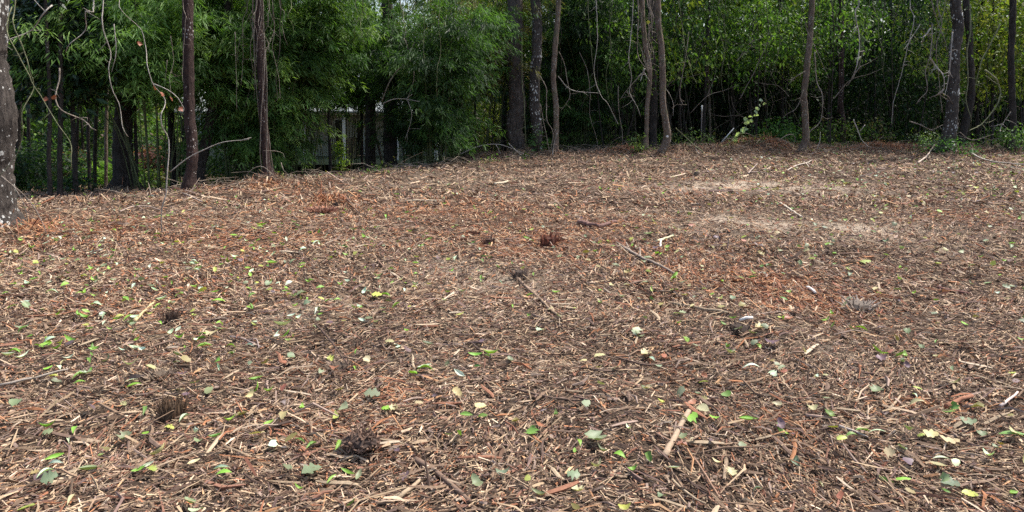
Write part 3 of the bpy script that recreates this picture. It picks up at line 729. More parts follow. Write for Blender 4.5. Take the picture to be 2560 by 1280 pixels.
# ------------------------------------------------------------------ trees with trunks read off the photograph
def px_line(pts, d, dd=0.0):
    n = len(pts)
    return np.array([at(u, v, d + dd * i / max(1, n - 1)) for i, (u, v) in enumerate(pts)])
def tree(name, label, pts, w, d, mat, top=10.0, crown=None, crad=2.6, coff=(0, 1.5), group='trees at the clearing edge', cat='tree', flare=1.6, k=18, limbs=2, wound=None):
    """pts from base up; w = pixel widths (base, top)"""
    P = px_line(pts, d); b = P[0]; gz = hz(b[0], d); b[2] = gz - .05
    wid = np.interp(np.linspace(0, 1, len(pts)), np.linspace(0, 1, len(w)), w) / 2 / FPX * d
    wid[0] *= flare
    if top > P[-1][2] + .3:
        dr = (P[-1] - P[-2]); dr /= np.linalg.norm(dr); dr = dr * .4 + np.array([0, 0, .8]); dr /= dr[2]
        P = np.vstack([P, P[-1] + dr * (top - P[-1][2]) * .5 , P[-1] + dr * (top - P[-1][2])]); wid = np.append(wid, [wid[-1] * .85, wid[-1] * .45])
    if flare > 1: P = np.insert(P, 1, P[0] * .82 + P[1] * .18 if np.linalg.norm(P[1] - P[0]) > 1 else (P[0] + P[1]) / 2, 0); wid = np.insert(wid, 1, wid[1])
    Q, rr = spline(P, wid, .055); Q = Q + np.stack([vnoise(Q[:, 2] * 1.3, np.full(len(Q), b[0] * 7)) - .5, np.zeros(len(Q)), np.zeros(len(Q))], 1) * wid[2] * .9 * (1 if k > 10 else .3)
    root = thing(name, label, cat, (b[0], d, gz), group)
    o = np.array([b[0], d, gz])
    g = Geo(); g.add(*tube(Q, rr, k, .26, rs=rs))
    obj('trunk', g.mesh('trunk', mat, o), root)
    tp = Q[-1]
    for i in range(limbs):
        s = Q[int(len(Q) * rs.uniform(.6, .9))]; a = rs.rand() * 6.28
        e = s + np.array([math.cos(a), math.sin(a) * .6 + .5, .8]) * rs.uniform(1, 2.2)
        g = Geo(); LQ, lr = spline(np.array([s, (s + e) / 2 + np.array([0, 0, .15]), e]), [wid[-2] * .6, wid[-2] * .4, wid[-2] * .15], .2); g.add(*tube(LQ, lr, 6, .2, rs=rs))
        obj('limb', g.mesh('limb', mat, o), root)
    if crown is not None:
        c = obj('crown', crown, root, tp - o + np.array([coff[0], coff[1], -.3])); crad *= .75; c.scale = (crad, crad, crad * .75); c.rotation_euler.z = rs.rand() * 6
    return root, o, Q
tree('lichened_tree', 'thick trunk speckled with white lichen cut by the left frame edge', [(2, 585), (-8, 480), (-18, 330), (-24, 160), (-28, 0)], (84, 84, 80, 78, 76), 8.9, M_BARK_GREY, 11, CROWN[0], 1.8, (-5, 1), k=20)
tree('slim_tree', 'slim reddish-brown trunk with white flecks standing in the mulch at left', [(475, 488), (476, 380), (474, 200), (471, 0)], (29, 26, 25, 25), 12.4, M_BARK_RED, 12, CROWN[1], 1.3, (-2.5, 1), limbs=1)
tree('dark_tree', 'broad dark trunk flaring at its base behind the mulch at left', [(306, 470), (308, 400), (312, 280), (318, 120), (322, 0)], (58, 46, 40, 40, 40), 15.5, M_BARK_DARK, 12, CROWN[2], 2.2, (2, 5))
tree('dark_tree', 'thin dark trunk just left of the slim reddish-brown trunk', [(434, 462), (432, 380), (428, 230), (425, 100)], (18, 16, 14, 12), 16.5, M_BARK_DARK, 11, CROWN[0], 1.2)
tree('leaning_tree', 'dark trunk leaning right just behind the slim reddish-brown trunk', [(493, 462), (503, 400), (520, 320), (535, 220), (560, 100)], (34, 28, 25, 22, 18), 15.8, M_BARK_DARK, 11, CROWN[1], 1.3)
vt, vo, vQ = tree('vine_wrapped_tree', 'reddish trunk wrapped and draped with thin bare vines left of centre', [(668, 458), (663, 380), (660, 260), (652, 120), (645, 0)], (24, 19, 19, 20, 19), 14.3, M_BARK_RED, 12, CROWN[2], 1.3, (-1, 1))
tree('dark_tree', 'straight dark trunk in front of the porch right end', [(930, 418), (926, 300), (920, 120), (912, 0)], (30, 25, 23, 22), 21, M_BARK_DARK, 11, CROWN[0], 2.8, (0, 3))
tree('dark_tree', 'wide dark trunk right of the porch beside the bamboo', [(977, 412), (978, 300), (972, 130), (965, 0)], (38, 33, 30, 28), 19.5, M_BARK_DARK, 12, CROWN[1], 2.8, (4, 5))
tree('pine_tree', 'thickest furrowed grey trunk standing in the centre of the tree line', [(1295, 382), (1293, 300), (1288, 150), (1282, 0)], (54, 42, 38, 36), 20.8, M_BARK_PINE, 13, CROWN[2], 3.0, (4, 5), k=20)
tree('speckled_tree', 'pale speckled trunk right beside the thickest grey trunk', [(1340, 386), (1339, 280), (1338, 140), (1338, 0)], (32, 26, 25, 24), 20.5, M_BARK_GREY, 12, CROWN[0], 2.6, (4, 5))
tree('slim_tree', 'slim wavy trunk right of the pale speckled trunk', [(1391, 392), (1390, 300), (1386, 200), (1390, 90), (1396, 0)], (15, 14, 13, 13, 12), 20.4, M_BARK_PALE, 9, CROWN[1], 1.8, (4, 5))
tree('slim_tree', 'thin pale-banded trunk with a vine tangle at its top, left of the curved trunk', [(1613, 385), (1615, 300), (1622, 170), (1610, 100), (1602, 0)], (13, 11, 12, 12, 12), 21.2, M_BARK_PALE, 9, CROWN[0], 1.8, (4, 5))
tree('dark_tree', 'dark trunk standing behind the thin pale-banded trunk', [(1634, 380), (1634, 250), (1632, 100), (1628, 0)], (22, 19, 18, 17), 23, M_BARK_DARK, 12, CROWN[1], 2.8, (4, 5))
ct, co, cQ = tree('curved_tree', 'trunk with a strong bend at its foot and a white blaze mark', [(1650, 408), (1662, 372), (1669, 345), (1664, 300), (1656, 240), (1652, 120), (1645, 0)], (20, 21, 20, 17, 15, 15, 15), 19.9, M_BARK_PALE, 10, CROWN[2], 2.0, (4, 5), flare=1.0)
tree('slim_tree', 'slim gently curving trunk just right of the red mound', [(2003, 384), (2016, 340), (2012, 270), (2010, 220), (2024, 110), (2030, 0)], (17, 17, 15, 14, 14, 13), 21.3, M_BARK_PALE, 10, CROWN[0], 2.0, (4, 5))
tree('dark_tree', 'thin dark trunk with one pale scar behind the slim curving trunk', [(2108, 372), (2104, 250), (2102, 120), (2104, 0)], (15, 13, 13, 12), 23.5, M_BARK_RED, 10, CROWN[1], 2.2, (4, 5))
tree('lichened_tree', 'stout trunk flaked with lichen and hung with vines at right', [(2352, 386), (2372, 330), (2386, 260), (2390, 150), (2393, 0)], (40, 32, 27, 25, 24), 20.8, M_BARK_GREY, 12, CROWN[2], 2.6, (4, 5))
tree('slim_tree', 'narrow dark trunk nearest the right frame edge', [(2522, 375), (2533, 310), (2530, 200), (2532, 0)], (20, 15, 14, 14), 21.6, M_BARK_DARK, 12, CROWN_Y[0], 1.6, (-4, 5))
tree('leaning_tree', 'leaning limbless trunk behind the lichen-flaked trunk at right', [(2400, 385), (2418, 290), (2430, 220), (2425, 120), (2415, 0)], (20, 18, 17, 15, 14), 22.5, M_BARK_DARK, 12, CROWN[0], 1.6, (-4, 5))
# white blaze on the curved trunk and orange scar on the slim tree
g = Geo(); c0 = at(1667, 341, 19.9) - np.array([0, .115, 0])
an = np.linspace(0, 2 * math.pi, 12, endpoint=False)
V = np.array([c0 + np.array([.055 * math.cos(a) * (1 + .2 * math.sin(3 * a)), -.012 + .02 * abs(math.cos(a)), .035 * math.sin(a)]) for a in an] + [c0 + np.array([0, -.012, 0])] + [c0 + np.array([.05 * math.cos(a), .05, .03 * math.sin(a)]) for a in an])
F3 = [(12, (i + 1) % 12, i) for i in range(12)]; F4 = [(i, (i + 1) % 12, 13 + (i + 1) % 12, 13 + i) for i in range(12)]
g.add(V, [np.array(F3), np.array(F4)]); M_WHITE = plain('white_paint', (.75, .74, .7), .6, .15)
obj('blaze_mark', g.mesh('blaze_mark', M_WHITE, co), ct)

# thin dark trunks farther in, left and centre
dark_w = [(125, 505, 10, 13.2, 'second dark sapling trunk from the left, under the glossy dark crown'), (149, 502, 12, 13.4, 'dark sapling trunk right of another under the glossy dark crown'), (236, 455, 9, 17, 'thin dark sapling left of the broad dark trunk'),
          (222, 445, 8, 18, 'crooked thin sapling left of the broad dark trunk'), (343, 470, 8, 15.6, 'thin sapling touching the right side of the broad dark trunk'), (188, 470, 7, 16.5, 'very thin dark stem right of the glossy dark crown stems'), (262, 440, 8, 19, 'pale grey sapling near the light green fan leaves'),
          (40, 470, 14, 17, 'dark trunk directly right of the lichened trunk at far left'), (70, 470, 8, 18, 'thin leaning stem near the left edge'), (826, 425, 8, 19, 'thin straight stem standing before the white porch'), (905, 412, 7, 22, 'thin dark stem right of the wooden crate on the porch'),
          (1190, 385, 5, 22, 'thin sapling in the bright gap left of the central trunks'), (1757, 388, 7, 25, 'thin dark stem near the white-topped stake'), (1775, 380, 6, 26, 'mossy thin stem right of the white-topped stake'), (1960, 380, 8, 27, 'dark thin stem high behind the red mound'),
          (1835, 380, 7, 28, 'crooked dark stem behind the red mound'), (1540, 385, 8, 26, 'dark stem between the bamboo and the thin pale-banded trunk'), (1510, 385, 6, 27, 'thin dark stem right of the dark bamboo clump'), (2225, 378, 9, 26, 'shadowy stem left of the lichen-flaked trunk'),
          (2190, 378, 6, 25, 'shadowy thin stem behind the hanging light vine'), (2440, 378, 7, 25, 'thin stem behind the looping green vine'), (1425, 388, 6, 24, 'thin stem at the left edge of the dark bamboo clump'), (2480, 376, 7, 24, 'thin stem left of the narrow right-edge trunk'), (1890, 378, 6, 26, 'thin stem above the climbing pale-leaved shoot')]
for (u, v, w, d, lab) in dark_w:
    j = rs.uniform(-14, 14, 3)
    tree('sapling', lab, [(u, v), (u + j[0] * .3, v - 110), (u + j[0] * .5 + j[1] * .3, v - 240), (u + j[0], min(v - 330, 60)), (u + j[0] * 1.5 + j[2] * .3, -60)], (w * 1.2, w, w * .9, w * .8, w * .7), d, M_BARK_DARK if u not in (262, 1775) else M_BARK_PALE, rs.uniform(9.5, 11.5), CROWN[rs.randint(3)], .9, (0, 1), k=8, limbs=1, group='thin saplings in the woods', flare=1.1)

# ------------------------------------------------------------------ bamboo
M_CULM = bark('bamboo_culm', (.05, .065, .03), (.17, .19, .09), (.3, .3, .22), .05, spot_scale=50)
def bamboo(label, u, d, nc, r0, lean, H, zmin, seed, nsp=2600, pal=BAMB, bias=(0, 0), per=7, zmax=7.5, L=.17):
    rs = np.random.RandomState(seed)
    p = at(u, 400, d); gz = hz(p[0], d); o = np.array([p[0], d, gz])
    root = thing('bamboo_clump', label, 'bamboo', o, 'bamboo clumps')
    culms = []
    for i in range(nc):
        a = rs.rand() * 6.28; r = r0 * math.sqrt(rs.rand()); b = np.array([r * math.cos(a), r * math.sin(a), -.03])
        out = np.array([math.cos(a + rs.normal(0, .4)), math.sin(a + rs.normal(0, .4)), 0]) * lean * rs.uniform(.15, 1) + np.array([bias[0], bias[1], 0]) * rs.uniform(.3, 1)
        h = H * rs.uniform(.6, 1)
        t = np.linspace(0, 1, 7)[:, None]
        P = b + out * (t * .35 + .65 * t ** 2.2) + np.array([0, 0, 1]) * h * (t - .18 * t ** 3)
        culms.append(P)
        rr = rs.uniform(.010, .018)
        Q, r_ = spline(P, np.linspace(rr, rr * .4, 7), .35)
        g = Geo(); g.add(*tube(Q, r_, 5))
        obj('culm', g.mesh('culm', M_CULM), root)
    # drooping plumes of leaf sprays hung from the culms
    q = 13; nb = int(nsp * 1.25) // q
    ci = rs.randint(0, nc, nb); tt = 1 - rs.rand(nb) ** 1.2 * .85
    A = np.array(culms)[ci]; f = tt * 6; i0 = np.minimum(f.astype(int), 5); fr = (f - i0)[:, None]
    B = A[np.arange(nb), i0] * (1 - fr) + A[np.arange(nb), i0 + 1] * fr + rs.normal(0, .12, (nb, 3))
    an = rs.rand(nb) * 6.28; pl = rs.uniform(.45, 1.25, nb)
    tone = np.repeat(leaf_cols(nb, pal, rs, .32), q, 0)
    t = np.tile(np.linspace(.12, 1, q), nb); pl_ = np.repeat(pl, q); an_ = np.repeat(an, q) + rs.normal(0, .22, nb * q)
    C = np.repeat(B, q, 0) + np.stack([np.cos(an_) * t * pl_, np.sin(an_) * t * pl_, .30 * t * pl_ - .55 * pl_ * t * t], 1) + rs.normal(0, .06, (nb * q, 3))
    wz = C[:, 2] + gz
    k = (wz > zmin + np.repeat(rs.normal(0, .3, nb), q)) & (wz < zmax)
    C = C[k]; an = an_[k]; tone = tone[k]; n = len(C)
    K = np.repeat(C, per, 0); aa = np.repeat(an, per) + rs.normal(0, .8, n * per)
    D = np.stack([np.cos(aa), np.sin(aa), rs.normal(-.7, .45, n * per)], 1); D /= np.linalg.norm(D, axis=1)[:, None]
    LL = L * (.6 + .7 * rs.rand(n * per)); N = rs.normal(0, .55, (n * per, 3)); N[:, 2] += .9
    V, F = quads(K + D * .02 + rs.normal(0, .04, K.shape), D, LL, LL * .16, N, rs)
    cc = np.repeat(tone, per, 0) * (.8 + .4 * rs.rand(n * per))[:, None]
    tag(obj('foliage', make_mesh('foliage', V, F, M_LEAF, np.repeat(cc, 4, 0), False), root), kind='stuff')
    return root
bamboo('largest bamboo clump behind the vine-wrapped trunk left of centre', 640, 16.6, 36, .8, 1.75, 8, .1, 51, 7500)
bamboo('bamboo clump with bare culms leaning right, left of the porch posts', 735, 17.4, 38, .55, 1.3, 7, 1.5, 52, 4200, bias=(1.0, 0))
bamboo('rounded bamboo clump right of the porch with dark low foliage', 1090, 18.8, 36, .8, 1.5, 6.0, .3, 53, 5200, pal=BAMB[:1] + BAMB[2:3] + DARKG[1:3] + BAMB[4:])
bamboo('dark bamboo clump with fanned culms in the middle of the tree line', 1450, 23.5, 40, .8, 2.3, 8, .5, 54, 5500, pal=DARKG + BAMB[:3])
bamboo('airy bamboo arching over the broad dark trunk at left', 385, 15.2, 22, .5, 2.3, 6.3, 2.0, 55, 7000, pal=BAMB[:2] + [(.17, .28, .075), (.14, .25, .07)])
bamboo('tall bamboo arching above the white porch', 850, 22.5, 22, 1.0, 2.8, 8, 1.55, 56, 8500)
bamboo('bamboo with tan-tipped foliage left of the thickest grey trunk', 1190, 21.8, 16, .7, 2.0, 7.5, 2.1, 57, 4000, pal=BRNG + BAMB[:1])
bamboo('far bamboo between the thickest grey trunk and the curved trunk', 1530, 27, 20, .9, 2.6, 8, 1.8, 58, 3500)

# ------------------------------------------------------------------ leafy understory trees
def understory(u, d, z0, z1, rw, mesh, label, name='understory_tree', trunk_u=None, group='leafy understory trees', cat='tree', mat=M_BARK_DARK, w=.05):
    """crown fills heights z0..z1; slim trunk below"""
    p = at(u, 300, d); gz = hz(p[0], d); o = np.array([p[0], d, gz])
    root = thing(name, label, cat, o, group)
    zc = (z0 + z1) / 2
    P = np.array([[rs.normal(0, .2), 0, -.05], [rs.normal(0, .15), 0, (zc - gz) * .5], [0, 0, zc - gz], [rs.normal(0, .2), 0, z1 - gz - .2]])
    Q, rr = spline(P, [w, w * .8, w * .6, w * .2], .3); g = Geo(); g.add(*tube(Q, rr, 6, .2, rs=rs)); obj('trunk', g.mesh('trunk', mat), root)
    for i in range(4):
        s = P[1] + (P[3] - P[1]) * rs.uniform(.1, .8); a = rs.rand() * 6.28
        e = s + np.array([math.cos(a) * rw * .8, math.sin(a) * rw * .6, rs.uniform(.1, .8)])
        g = Geo(); Q, rr = spline(np.array([s, (s + e) / 2 + [0, 0, .1], e]), [w * .45, w * .3, w * .1], .25); g.add(*tube(Q, rr, 5, .2, rs=rs)); obj('limb', g.mesh('limb', mat), root)
    c = obj('crown', mesh, root, (0, 0, zc - gz)); c.scale = (rw, rw * .8, (z1 - z0) / 2); c.rotation_euler.z = rs.rand() * 6.28
    return root
US = [(560, 27, 2.6, 6, 2.2, 'Y', 'sunny yellow-green crown glimpsed between bamboo at upper left'), (330, 26.5, 1.9, 5.5, 2.0, 'G', 'leafy crown above the red maple behind the left trunks'), (60, 22, .5, 6, 2.4, 'G', 'leafy crown behind the lichened trunk at far left'),
      (200, 24, .6, 6.5, 2.6, 'G', 'green crown behind the glossy dark tree'), (700, 30, 2.8, 8, 2.6, 'Y', 'yellow-green crown over the house roof at left'), (1000, 30, 1.2, 6.5, 2.2, 'B', 'tan-green crown right of the porch roof'), (1120, 27, 2.2, 7, 2.3, 'B', 'brownish leaning crown left of the thickest grey trunk'),
      (1235, 34, -1.0, 2.0, 1.7, 'Y', 'bright low yellow-green bush seen through the central gap'), (1180, 38, -.5, 5, 3.0, 'Y', 'sunlit pale tree far beyond the central gap'), (1400, 30, 2.8, 8, 2.4, 'Y', 'sunlit crown above the dark bamboo clump'),
      (1550, 26, 1.6, 8, 2.2, 'D', 'green crown above the thin pale-banded trunk'), (1700, 26, 2.3, 7.5, 2.2, 'G', 'loose green crown above the curved trunk'), (1790, 30, 2.2, 8.5, 2.8, 'Y', 'yellow-lit crown above the white-topped stake'), (1880, 26, 2.2, 7, 2.1, 'G', 'green crown high above the red mound'),
      (1960, 30, 2.6, 8, 2.5, 'Y', 'yellow-lit crown left of the slim curving trunk'), (2070, 25, 2.4, 6.5, 2.0, 'G', 'green crown right of the slim curving trunk'), (2230, 25, .0, 4.8, 2.0, 'D', 'near-black evergreen crown left of the lichen-flaked trunk'), (2170, 26, 1.2, 7, 2.2, 'D', 'dark crown behind the hanging light vine'),
      (2330, 27, 1.2, 7.5, 2.0, 'D', 'green crown above the lichen-flaked trunk'), (2440, 24.6, 1.6, 6.5, 1.9, 'Y', 'sunlit yellow-green crown behind the looping vine'), (2570, 24, 1.6, 6.5, 2.2, 'Y', 'sunlit crown filling the top right corner'), (2620, 30, 0, 6, 2.6, 'G', 'green crown beyond the right frame edge'),
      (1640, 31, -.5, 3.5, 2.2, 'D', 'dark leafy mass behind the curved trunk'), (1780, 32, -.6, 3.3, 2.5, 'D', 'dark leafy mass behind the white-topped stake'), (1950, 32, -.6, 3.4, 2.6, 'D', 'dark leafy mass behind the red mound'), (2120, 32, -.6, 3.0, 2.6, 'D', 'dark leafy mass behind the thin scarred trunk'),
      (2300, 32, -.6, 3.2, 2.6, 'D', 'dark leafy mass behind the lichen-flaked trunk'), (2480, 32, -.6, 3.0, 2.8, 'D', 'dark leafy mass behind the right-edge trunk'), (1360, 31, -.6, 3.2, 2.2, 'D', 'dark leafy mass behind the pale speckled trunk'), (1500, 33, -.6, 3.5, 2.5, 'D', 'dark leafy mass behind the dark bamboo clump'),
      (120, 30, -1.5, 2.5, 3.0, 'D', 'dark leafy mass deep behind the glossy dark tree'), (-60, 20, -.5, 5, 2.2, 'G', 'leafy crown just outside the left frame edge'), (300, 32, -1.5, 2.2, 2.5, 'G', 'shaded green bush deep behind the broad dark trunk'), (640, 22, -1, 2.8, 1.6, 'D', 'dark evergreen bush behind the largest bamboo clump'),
      (470, 30, 1.6, 6.5, 2.6, 'G', 'green crown over the porch left end'), (940, 26, 2.6, 7, 1.8, 'G', 'green crown in front of the porch roof right end'), (1100, 26, -.9, 2.2, 1.6, 'D', 'dark bush behind the rounded bamboo clump')]
SPARSE = [(1500, 2.6, 6.2, 1.5, 'open green branches above the dark bamboo'), (1700, 2.0, 5.8, 1.4, 'open leafy branches right of the curved trunk'), (1890, 2.2, 5.5, 1.6, 'open leafy branches high over the pale-leaved shoot'),
      (1975, 1.9, 4.6, 1.2, 'open greyish-green branches left of the slim curving trunk'), (2075, 2.3, 5.6, 1.4, 'open green branches between the slim curving and scarred trunks'), (2310, 2.2, 5.4, 1.2, 'open branches in the vine tangle'),
      (2460, 1.9, 5.6, 1.6, 'open yellow-green branches above the big C-shaped vine'), (2560, 2.0, 6, 1.7, 'open yellow-green branches at the top right corner'), (1570, 1.2, 4.2, 1.0, 'small open sapling left of the thin pale-banded trunk'), (1240, 2.8, 6, 1.3, 'open yellowish branches left of the thickest grey trunk'),
      (1420, 3.0, 6, 1.2, 'open green branches right of the slim wavy trunk')]
for i, (u, z0, z1, rw, lab) in enumerate(SPARSE):
    understory(u, 22.2 + (i % 4) * .5, z0, z1, rw, CROWN_S[2 if 'yellow' in lab else i % 2], lab, 'open_sapling', group='open leafy saplings at the wood edge', w=.022)
KM = {'G': CROWN, 'Y': CROWN_Y, 'D': CROWN_D, 'B': CROWN_B}
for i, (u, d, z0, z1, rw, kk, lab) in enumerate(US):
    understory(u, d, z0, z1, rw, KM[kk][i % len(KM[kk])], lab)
# high canopy trees standing back in the wood: their crowns keep the wood dark
can = []
for y in (32, 38):
    for x in np.arange(-18, 26, 4.6):
        px, py = x + rs.normal(0, .8), y + rs.normal(0, .8)
        if (-16 < px < -4 and py > 28) or (px < 0 and py < 30): continue
        can.append((px, py, y))
CNAME = {32: 'tall shaded tree in the middle row of deep woods', 38: 'tall shaded tree in the back row of deep woods'}
for i, (x, y, row) in enumerate(can):
    xs = [c[0] for c in can if c[2] == row]; k = sorted(xs).index(x)
    z = hz(x, y); root = thing('canopy_tree', CNAME[row] + f', {ORD[k] or "first "}from the left', 'tree', (x, y, z), 'tall trees in the woods')
    g = Geo(); Q, rr = spline(np.array([[0, 0, -.1], [rs.normal(0, .2), 0, 5], [rs.normal(0, .3), 0, 10]]), [.16, .13, .07], .5); g.add(*tube(Q, rr, 9, .15, rs=rs)); obj('trunk', g.mesh('trunk', M_BARK_DARK), root)
    c = obj('crown', (CROWN + CROWN_D)[i % 5], root, (0, 0, 9)); c.scale = (3.3, 3.3, 2.2); c.rotation_euler.z = i

# dense brush wall and the far woods
def mass(name, label, cat, fx, n, L, W, pal, seed, per=9, crad=.35):
    rs = np.random.RandomState(seed); ncl = n // per
    C = fx(ncl, rs); K = np.repeat(C, per, 0); n = len(K)
    off = rs.normal(0, crad, (n, 3)); D = off + rs.normal(0, .3, (n, 3)); D[:, 2] -= .3; D /= np.linalg.norm(D, axis=1)[:, None]
    N = rs.normal(0, .5, (n, 3)); N[:, 2] += 1
    LL = L * (.6 + .8 * rs.rand(n)); V, F = quads(K + off, D, LL, LL * W, N, rs)
    cc = np.repeat(leaf_cols(len(C), pal, rs, .35), per, 0) * (.75 + .5 * rs.rand(n))[:, None]
    tag(obj(name, make_mesh(name, V, F, M_LEAF, np.repeat(cc, 4, 0), False)), label, cat, kind='stuff')
def f_brush(n, rs):
    y = rs.uniform(29, 37, n); x = rs.uniform(-1.5, .86 * 37, n); z = -1 + 5.5 * rs.rand(n) ** 1.2
    k = ~((x > -2.4) & (x < .2) & (z < 2)); return np.stack([x, y, z], 1)[k]
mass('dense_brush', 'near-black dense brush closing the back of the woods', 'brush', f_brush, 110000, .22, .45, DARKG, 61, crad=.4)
def f_far(n, rs):
    y = rs.uniform(46, 62, n); x = rs.uniform(-62, 62, n); u = 1280 + FPX * x / y
    top = 15 + 4 * np.sin(x * .35) ; low = (u > 480) & (u < 1120)
    top = np.where(low, 3.0 + 1.5 * np.sin(x * 1.1), top)
    z = -2 + (top + 2) * rs.rand(n); keepm = (vnoise(x * .35, z * .4) > .2) | (x > 4)
    return np.stack([x, y, z], 1)[keepm]
mass('far_woods', 'sunlit green treeline far beyond the clearing', 'woods', f_far, 130000, .55, .6, GREEN + YELG + DARKG[:1], 62, crad=.8)
def f_low(n, rs):
    x = rs.uniform(.6, 19, n); y = 22.6 + rs.rand(n) * 4.5 + .04 * x; z = height(x, y) + .55 * rs.rand(n) ** 1.5
    k = vnoise(x * .9, y * .9) > .45; return np.stack([x, y, z], 1)[k]
mass('undergrowth', 'low weeds and seedlings under the trees at the right forest edge', 'undergrowth', f_low, 16000, .10, .5, GREEN + DARKG + BRNG[:2], 63, per=7, crad=.13)
# brush stems: nobody could count them
g = Geo()
for i in range(330):
    x = rs.uniform(0, 21); y = rs.uniform(24.5, 31); zz = hz(x, y); h = rs.uniform(1.5, 6.5); l = rs.normal(0, .95, 2)
    P = np.array([[x, y, zz], [x + l[0] * .3 + rs.normal(0, .1), y, zz + h * .35], [x + l[0] * .7 + rs.normal(0, .15), y + l[1], zz + h * .7], [x + l[0] * 1.5, y + l[1], zz + h]])
    r = rs.uniform(.005, .013); Q, rr = spline(P, [r, r * .9, r * .7, r * .3], .6); c = rs.uniform(.04, .16)
    g.add(*tube(Q, rr, 4, cap=False), (c, c * .85, c * .7))
tag(obj('brush_stems', g.mesh('brush_stems', M_WOOD)), 'tangle of thin bare stems filling the dark right side of the woods', 'brush', kind='stuff')

# ragged debris along the clearing edge
g = Geo()
for i in range(620):
    x = rs.uniform(-7, 20); ye = float(np.interp(x, EX, EY)); y = (min(ye, 22.2) if x < 3 else 22.2) + rs.normal(0, .5); L = rs.uniform(.15, 1.1); a = rs.rand() * 6.28
    p0 = on_ground(x, y, rs.uniform(0, .05)); e = p0 + np.array([math.cos(a) * L, math.sin(a) * L * .5, abs(rs.normal(0, .16)) * min(1, L)]); m_ = (p0 + e) / 2 + np.array([0, 0, rs.uniform(0, .15) * L])
    r = rs.uniform(.003, .009); Q, rr = spline(np.array([p0, m_, e]), [r, r * .8, r * .4], .2); c = rs.uniform(.1, .42); g.add(*tube(Q, rr, 4, cap=False), (c, c * .82, c * .64))
tag(obj('edge_twigs', g.mesh('edge_twigs', M_WOOD)), 'fallen twigs and brush strewn along the edge of the clearing', 'brush', kind='stuff')
def f_weed(n, rs):
    x = rs.uniform(-6, 20, n); y = np.where(x < 3, np.interp(x, EX, EY), 22.4) + rs.normal(.1, .45, n); k = vnoise(x * 1.6, y * 1.6 + 5) > .52
    x, y = x[k], y[k]; return np.stack([x, y, height(x, y) + .16 * rs.rand(len(x)) ** 2], 1)
mass('edge_weeds', 'thin weeds and seedlings sprouting along the clearing edge', 'weeds', f_weed, 9000, .07, .5, GREEN + BRNG[:2] + YELG[:1], 67, per=6, crad=.07)

# glossy dark tree at left
def glossy():
    p = at(175, 300, 14.2); gz = hz(p[0], 14.2); o = np.array([p[0], 14.2, gz])
    root = thing('magnolia_tree', 'dark tree with large glossy leaves at upper left', 'tree', o)
    g = Geo()
    for l in ((.1, 0),):
        Q, rr = spline(np.array([[l[0] * .4, l[1], -.05], [l[0] * .7, l[1], 2], [l[0], 0, 4.6]]), [.05, .045, .02], .3); g.add(*tube(Q, rr, 7, .2, rs=rs))
    obj('trunk', g.mesh('trunk', M_BARK_DARK), root)
    V, F, C = cloud(300, 16, (1.05, .9, 1.75), .14, .2, .085, DARKG, 71, shell=.3, droop=.1, flat=.7)
    c = obj('crown', make_mesh('crown', V, F, M_LEAF_GLOSS, C, False), root, (0, 0, 3.3))
glossy()
# garden plants beyond
def bush(name, cat, u, v, d, rw, rh, pal, label, seed, n=160, L=.10, W=.05, mat=None, droop=.4, fan=False):
    p = at(u, v, d); gz = hz(p[0], d); o = np.array([p[0], d, gz]); root = thing(name, label, cat, o)
    g = Geo()
    for i in range(7):
        a = rs.rand() * 6.28; e = np.array([math.cos(a) * rw * .6, math.sin(a) * rw * .6, rh * rs.uniform(1.1, 1.8)])
        Q, rr = spline(np.array([[0, 0, -.03], e * [.4, .4, .5], e]), [.014, .01, .004], .2); g.add(*tube(Q, rr, 5))
    obj('stem', g.mesh('stem', M_VINE_DARK), root)
    V, F, C = cloud(int(n * .5), 12, (rw * 1.25, rw, rh * 1.15), rw * .26, L, W, pal, seed, shell=.05, droop=droop, flat=.7)
    obj('foliage', make_mesh('foliage', V, F, mat or M_LEAF, C, False), root, (0, 0, rh * 1.0)); return root
bush('red_maple', 'shrub', 385, 400, 22, .44, .62, REDM, 'purple-red maple bush right of the broad dark trunk', 81, 420, .09)
bush('red_maple', 'shrub', 175, 400, 21, .5, .55, REDM, 'purple-red maple bush behind the left sapling trunks', 82, 420, .09)
for _i, (_u, _v, _d, _rw, _rh, _l) in enumerate([(60, 470, 17.5, .8, .7, 'dark leafy shrub close behind the lichened trunk at far left'), (125, 470, 19, .8, .65, 'dark leafy shrub behind the glossy dark tree stems'), (235, 465, 21, .7, .6, 'dark leafy shrub between the sapling and the broad dark trunk'),
        (350, 450, 23, .8, .9, 'dark leafy shrub behind the right-hand maple bush'), (445, 450, 20, .5, .7, 'dark leafy shrub between the slim reddish trunk and its thin neighbour'), (20, 470, 15, .5, .5, 'dark leafy shrub touching the left frame edge')]):
    bush('dark_shrub', 'shrub', _u, _v, _d, _rw, _rh, DARKG + GREEN[2:3], _l, 120 + _i, 300, .10)
bush('fan_plant', 'plant', 285, 430, 20, .55, .35, [(.16, .30, .05), (.22, .36, .08)], 'bright green strappy plant left of the broad dark trunk', 83, 60, .45, .05, droop=-.2)
bush('fan_plant', 'plant', 345, 425, 20.5, .35, .3, [(.16, .30, .05), (.22, .36, .08)], 'bright green strappy plant right of the broad dark trunk', 84, 40, .4, .05, droop=-.2)
bush('green_shrub', 'shrub', 395, 445, 17.5, .45, .28, GREEN + YELG, 'low green weeds below the right-hand maple bush', 85, 90, .08)
bush('dark_shrub', 'shrub', 585, 430, 18.2, .75, .48, DARKG, 'low dark spreading shrub left of the largest bamboo clump', 86, 260, .08)
bush('green_shrub', 'shrub', 545, 430, 22, .4, .35, YELG, 'sunlit low shrub by the porch left end', 87, 80, .09)
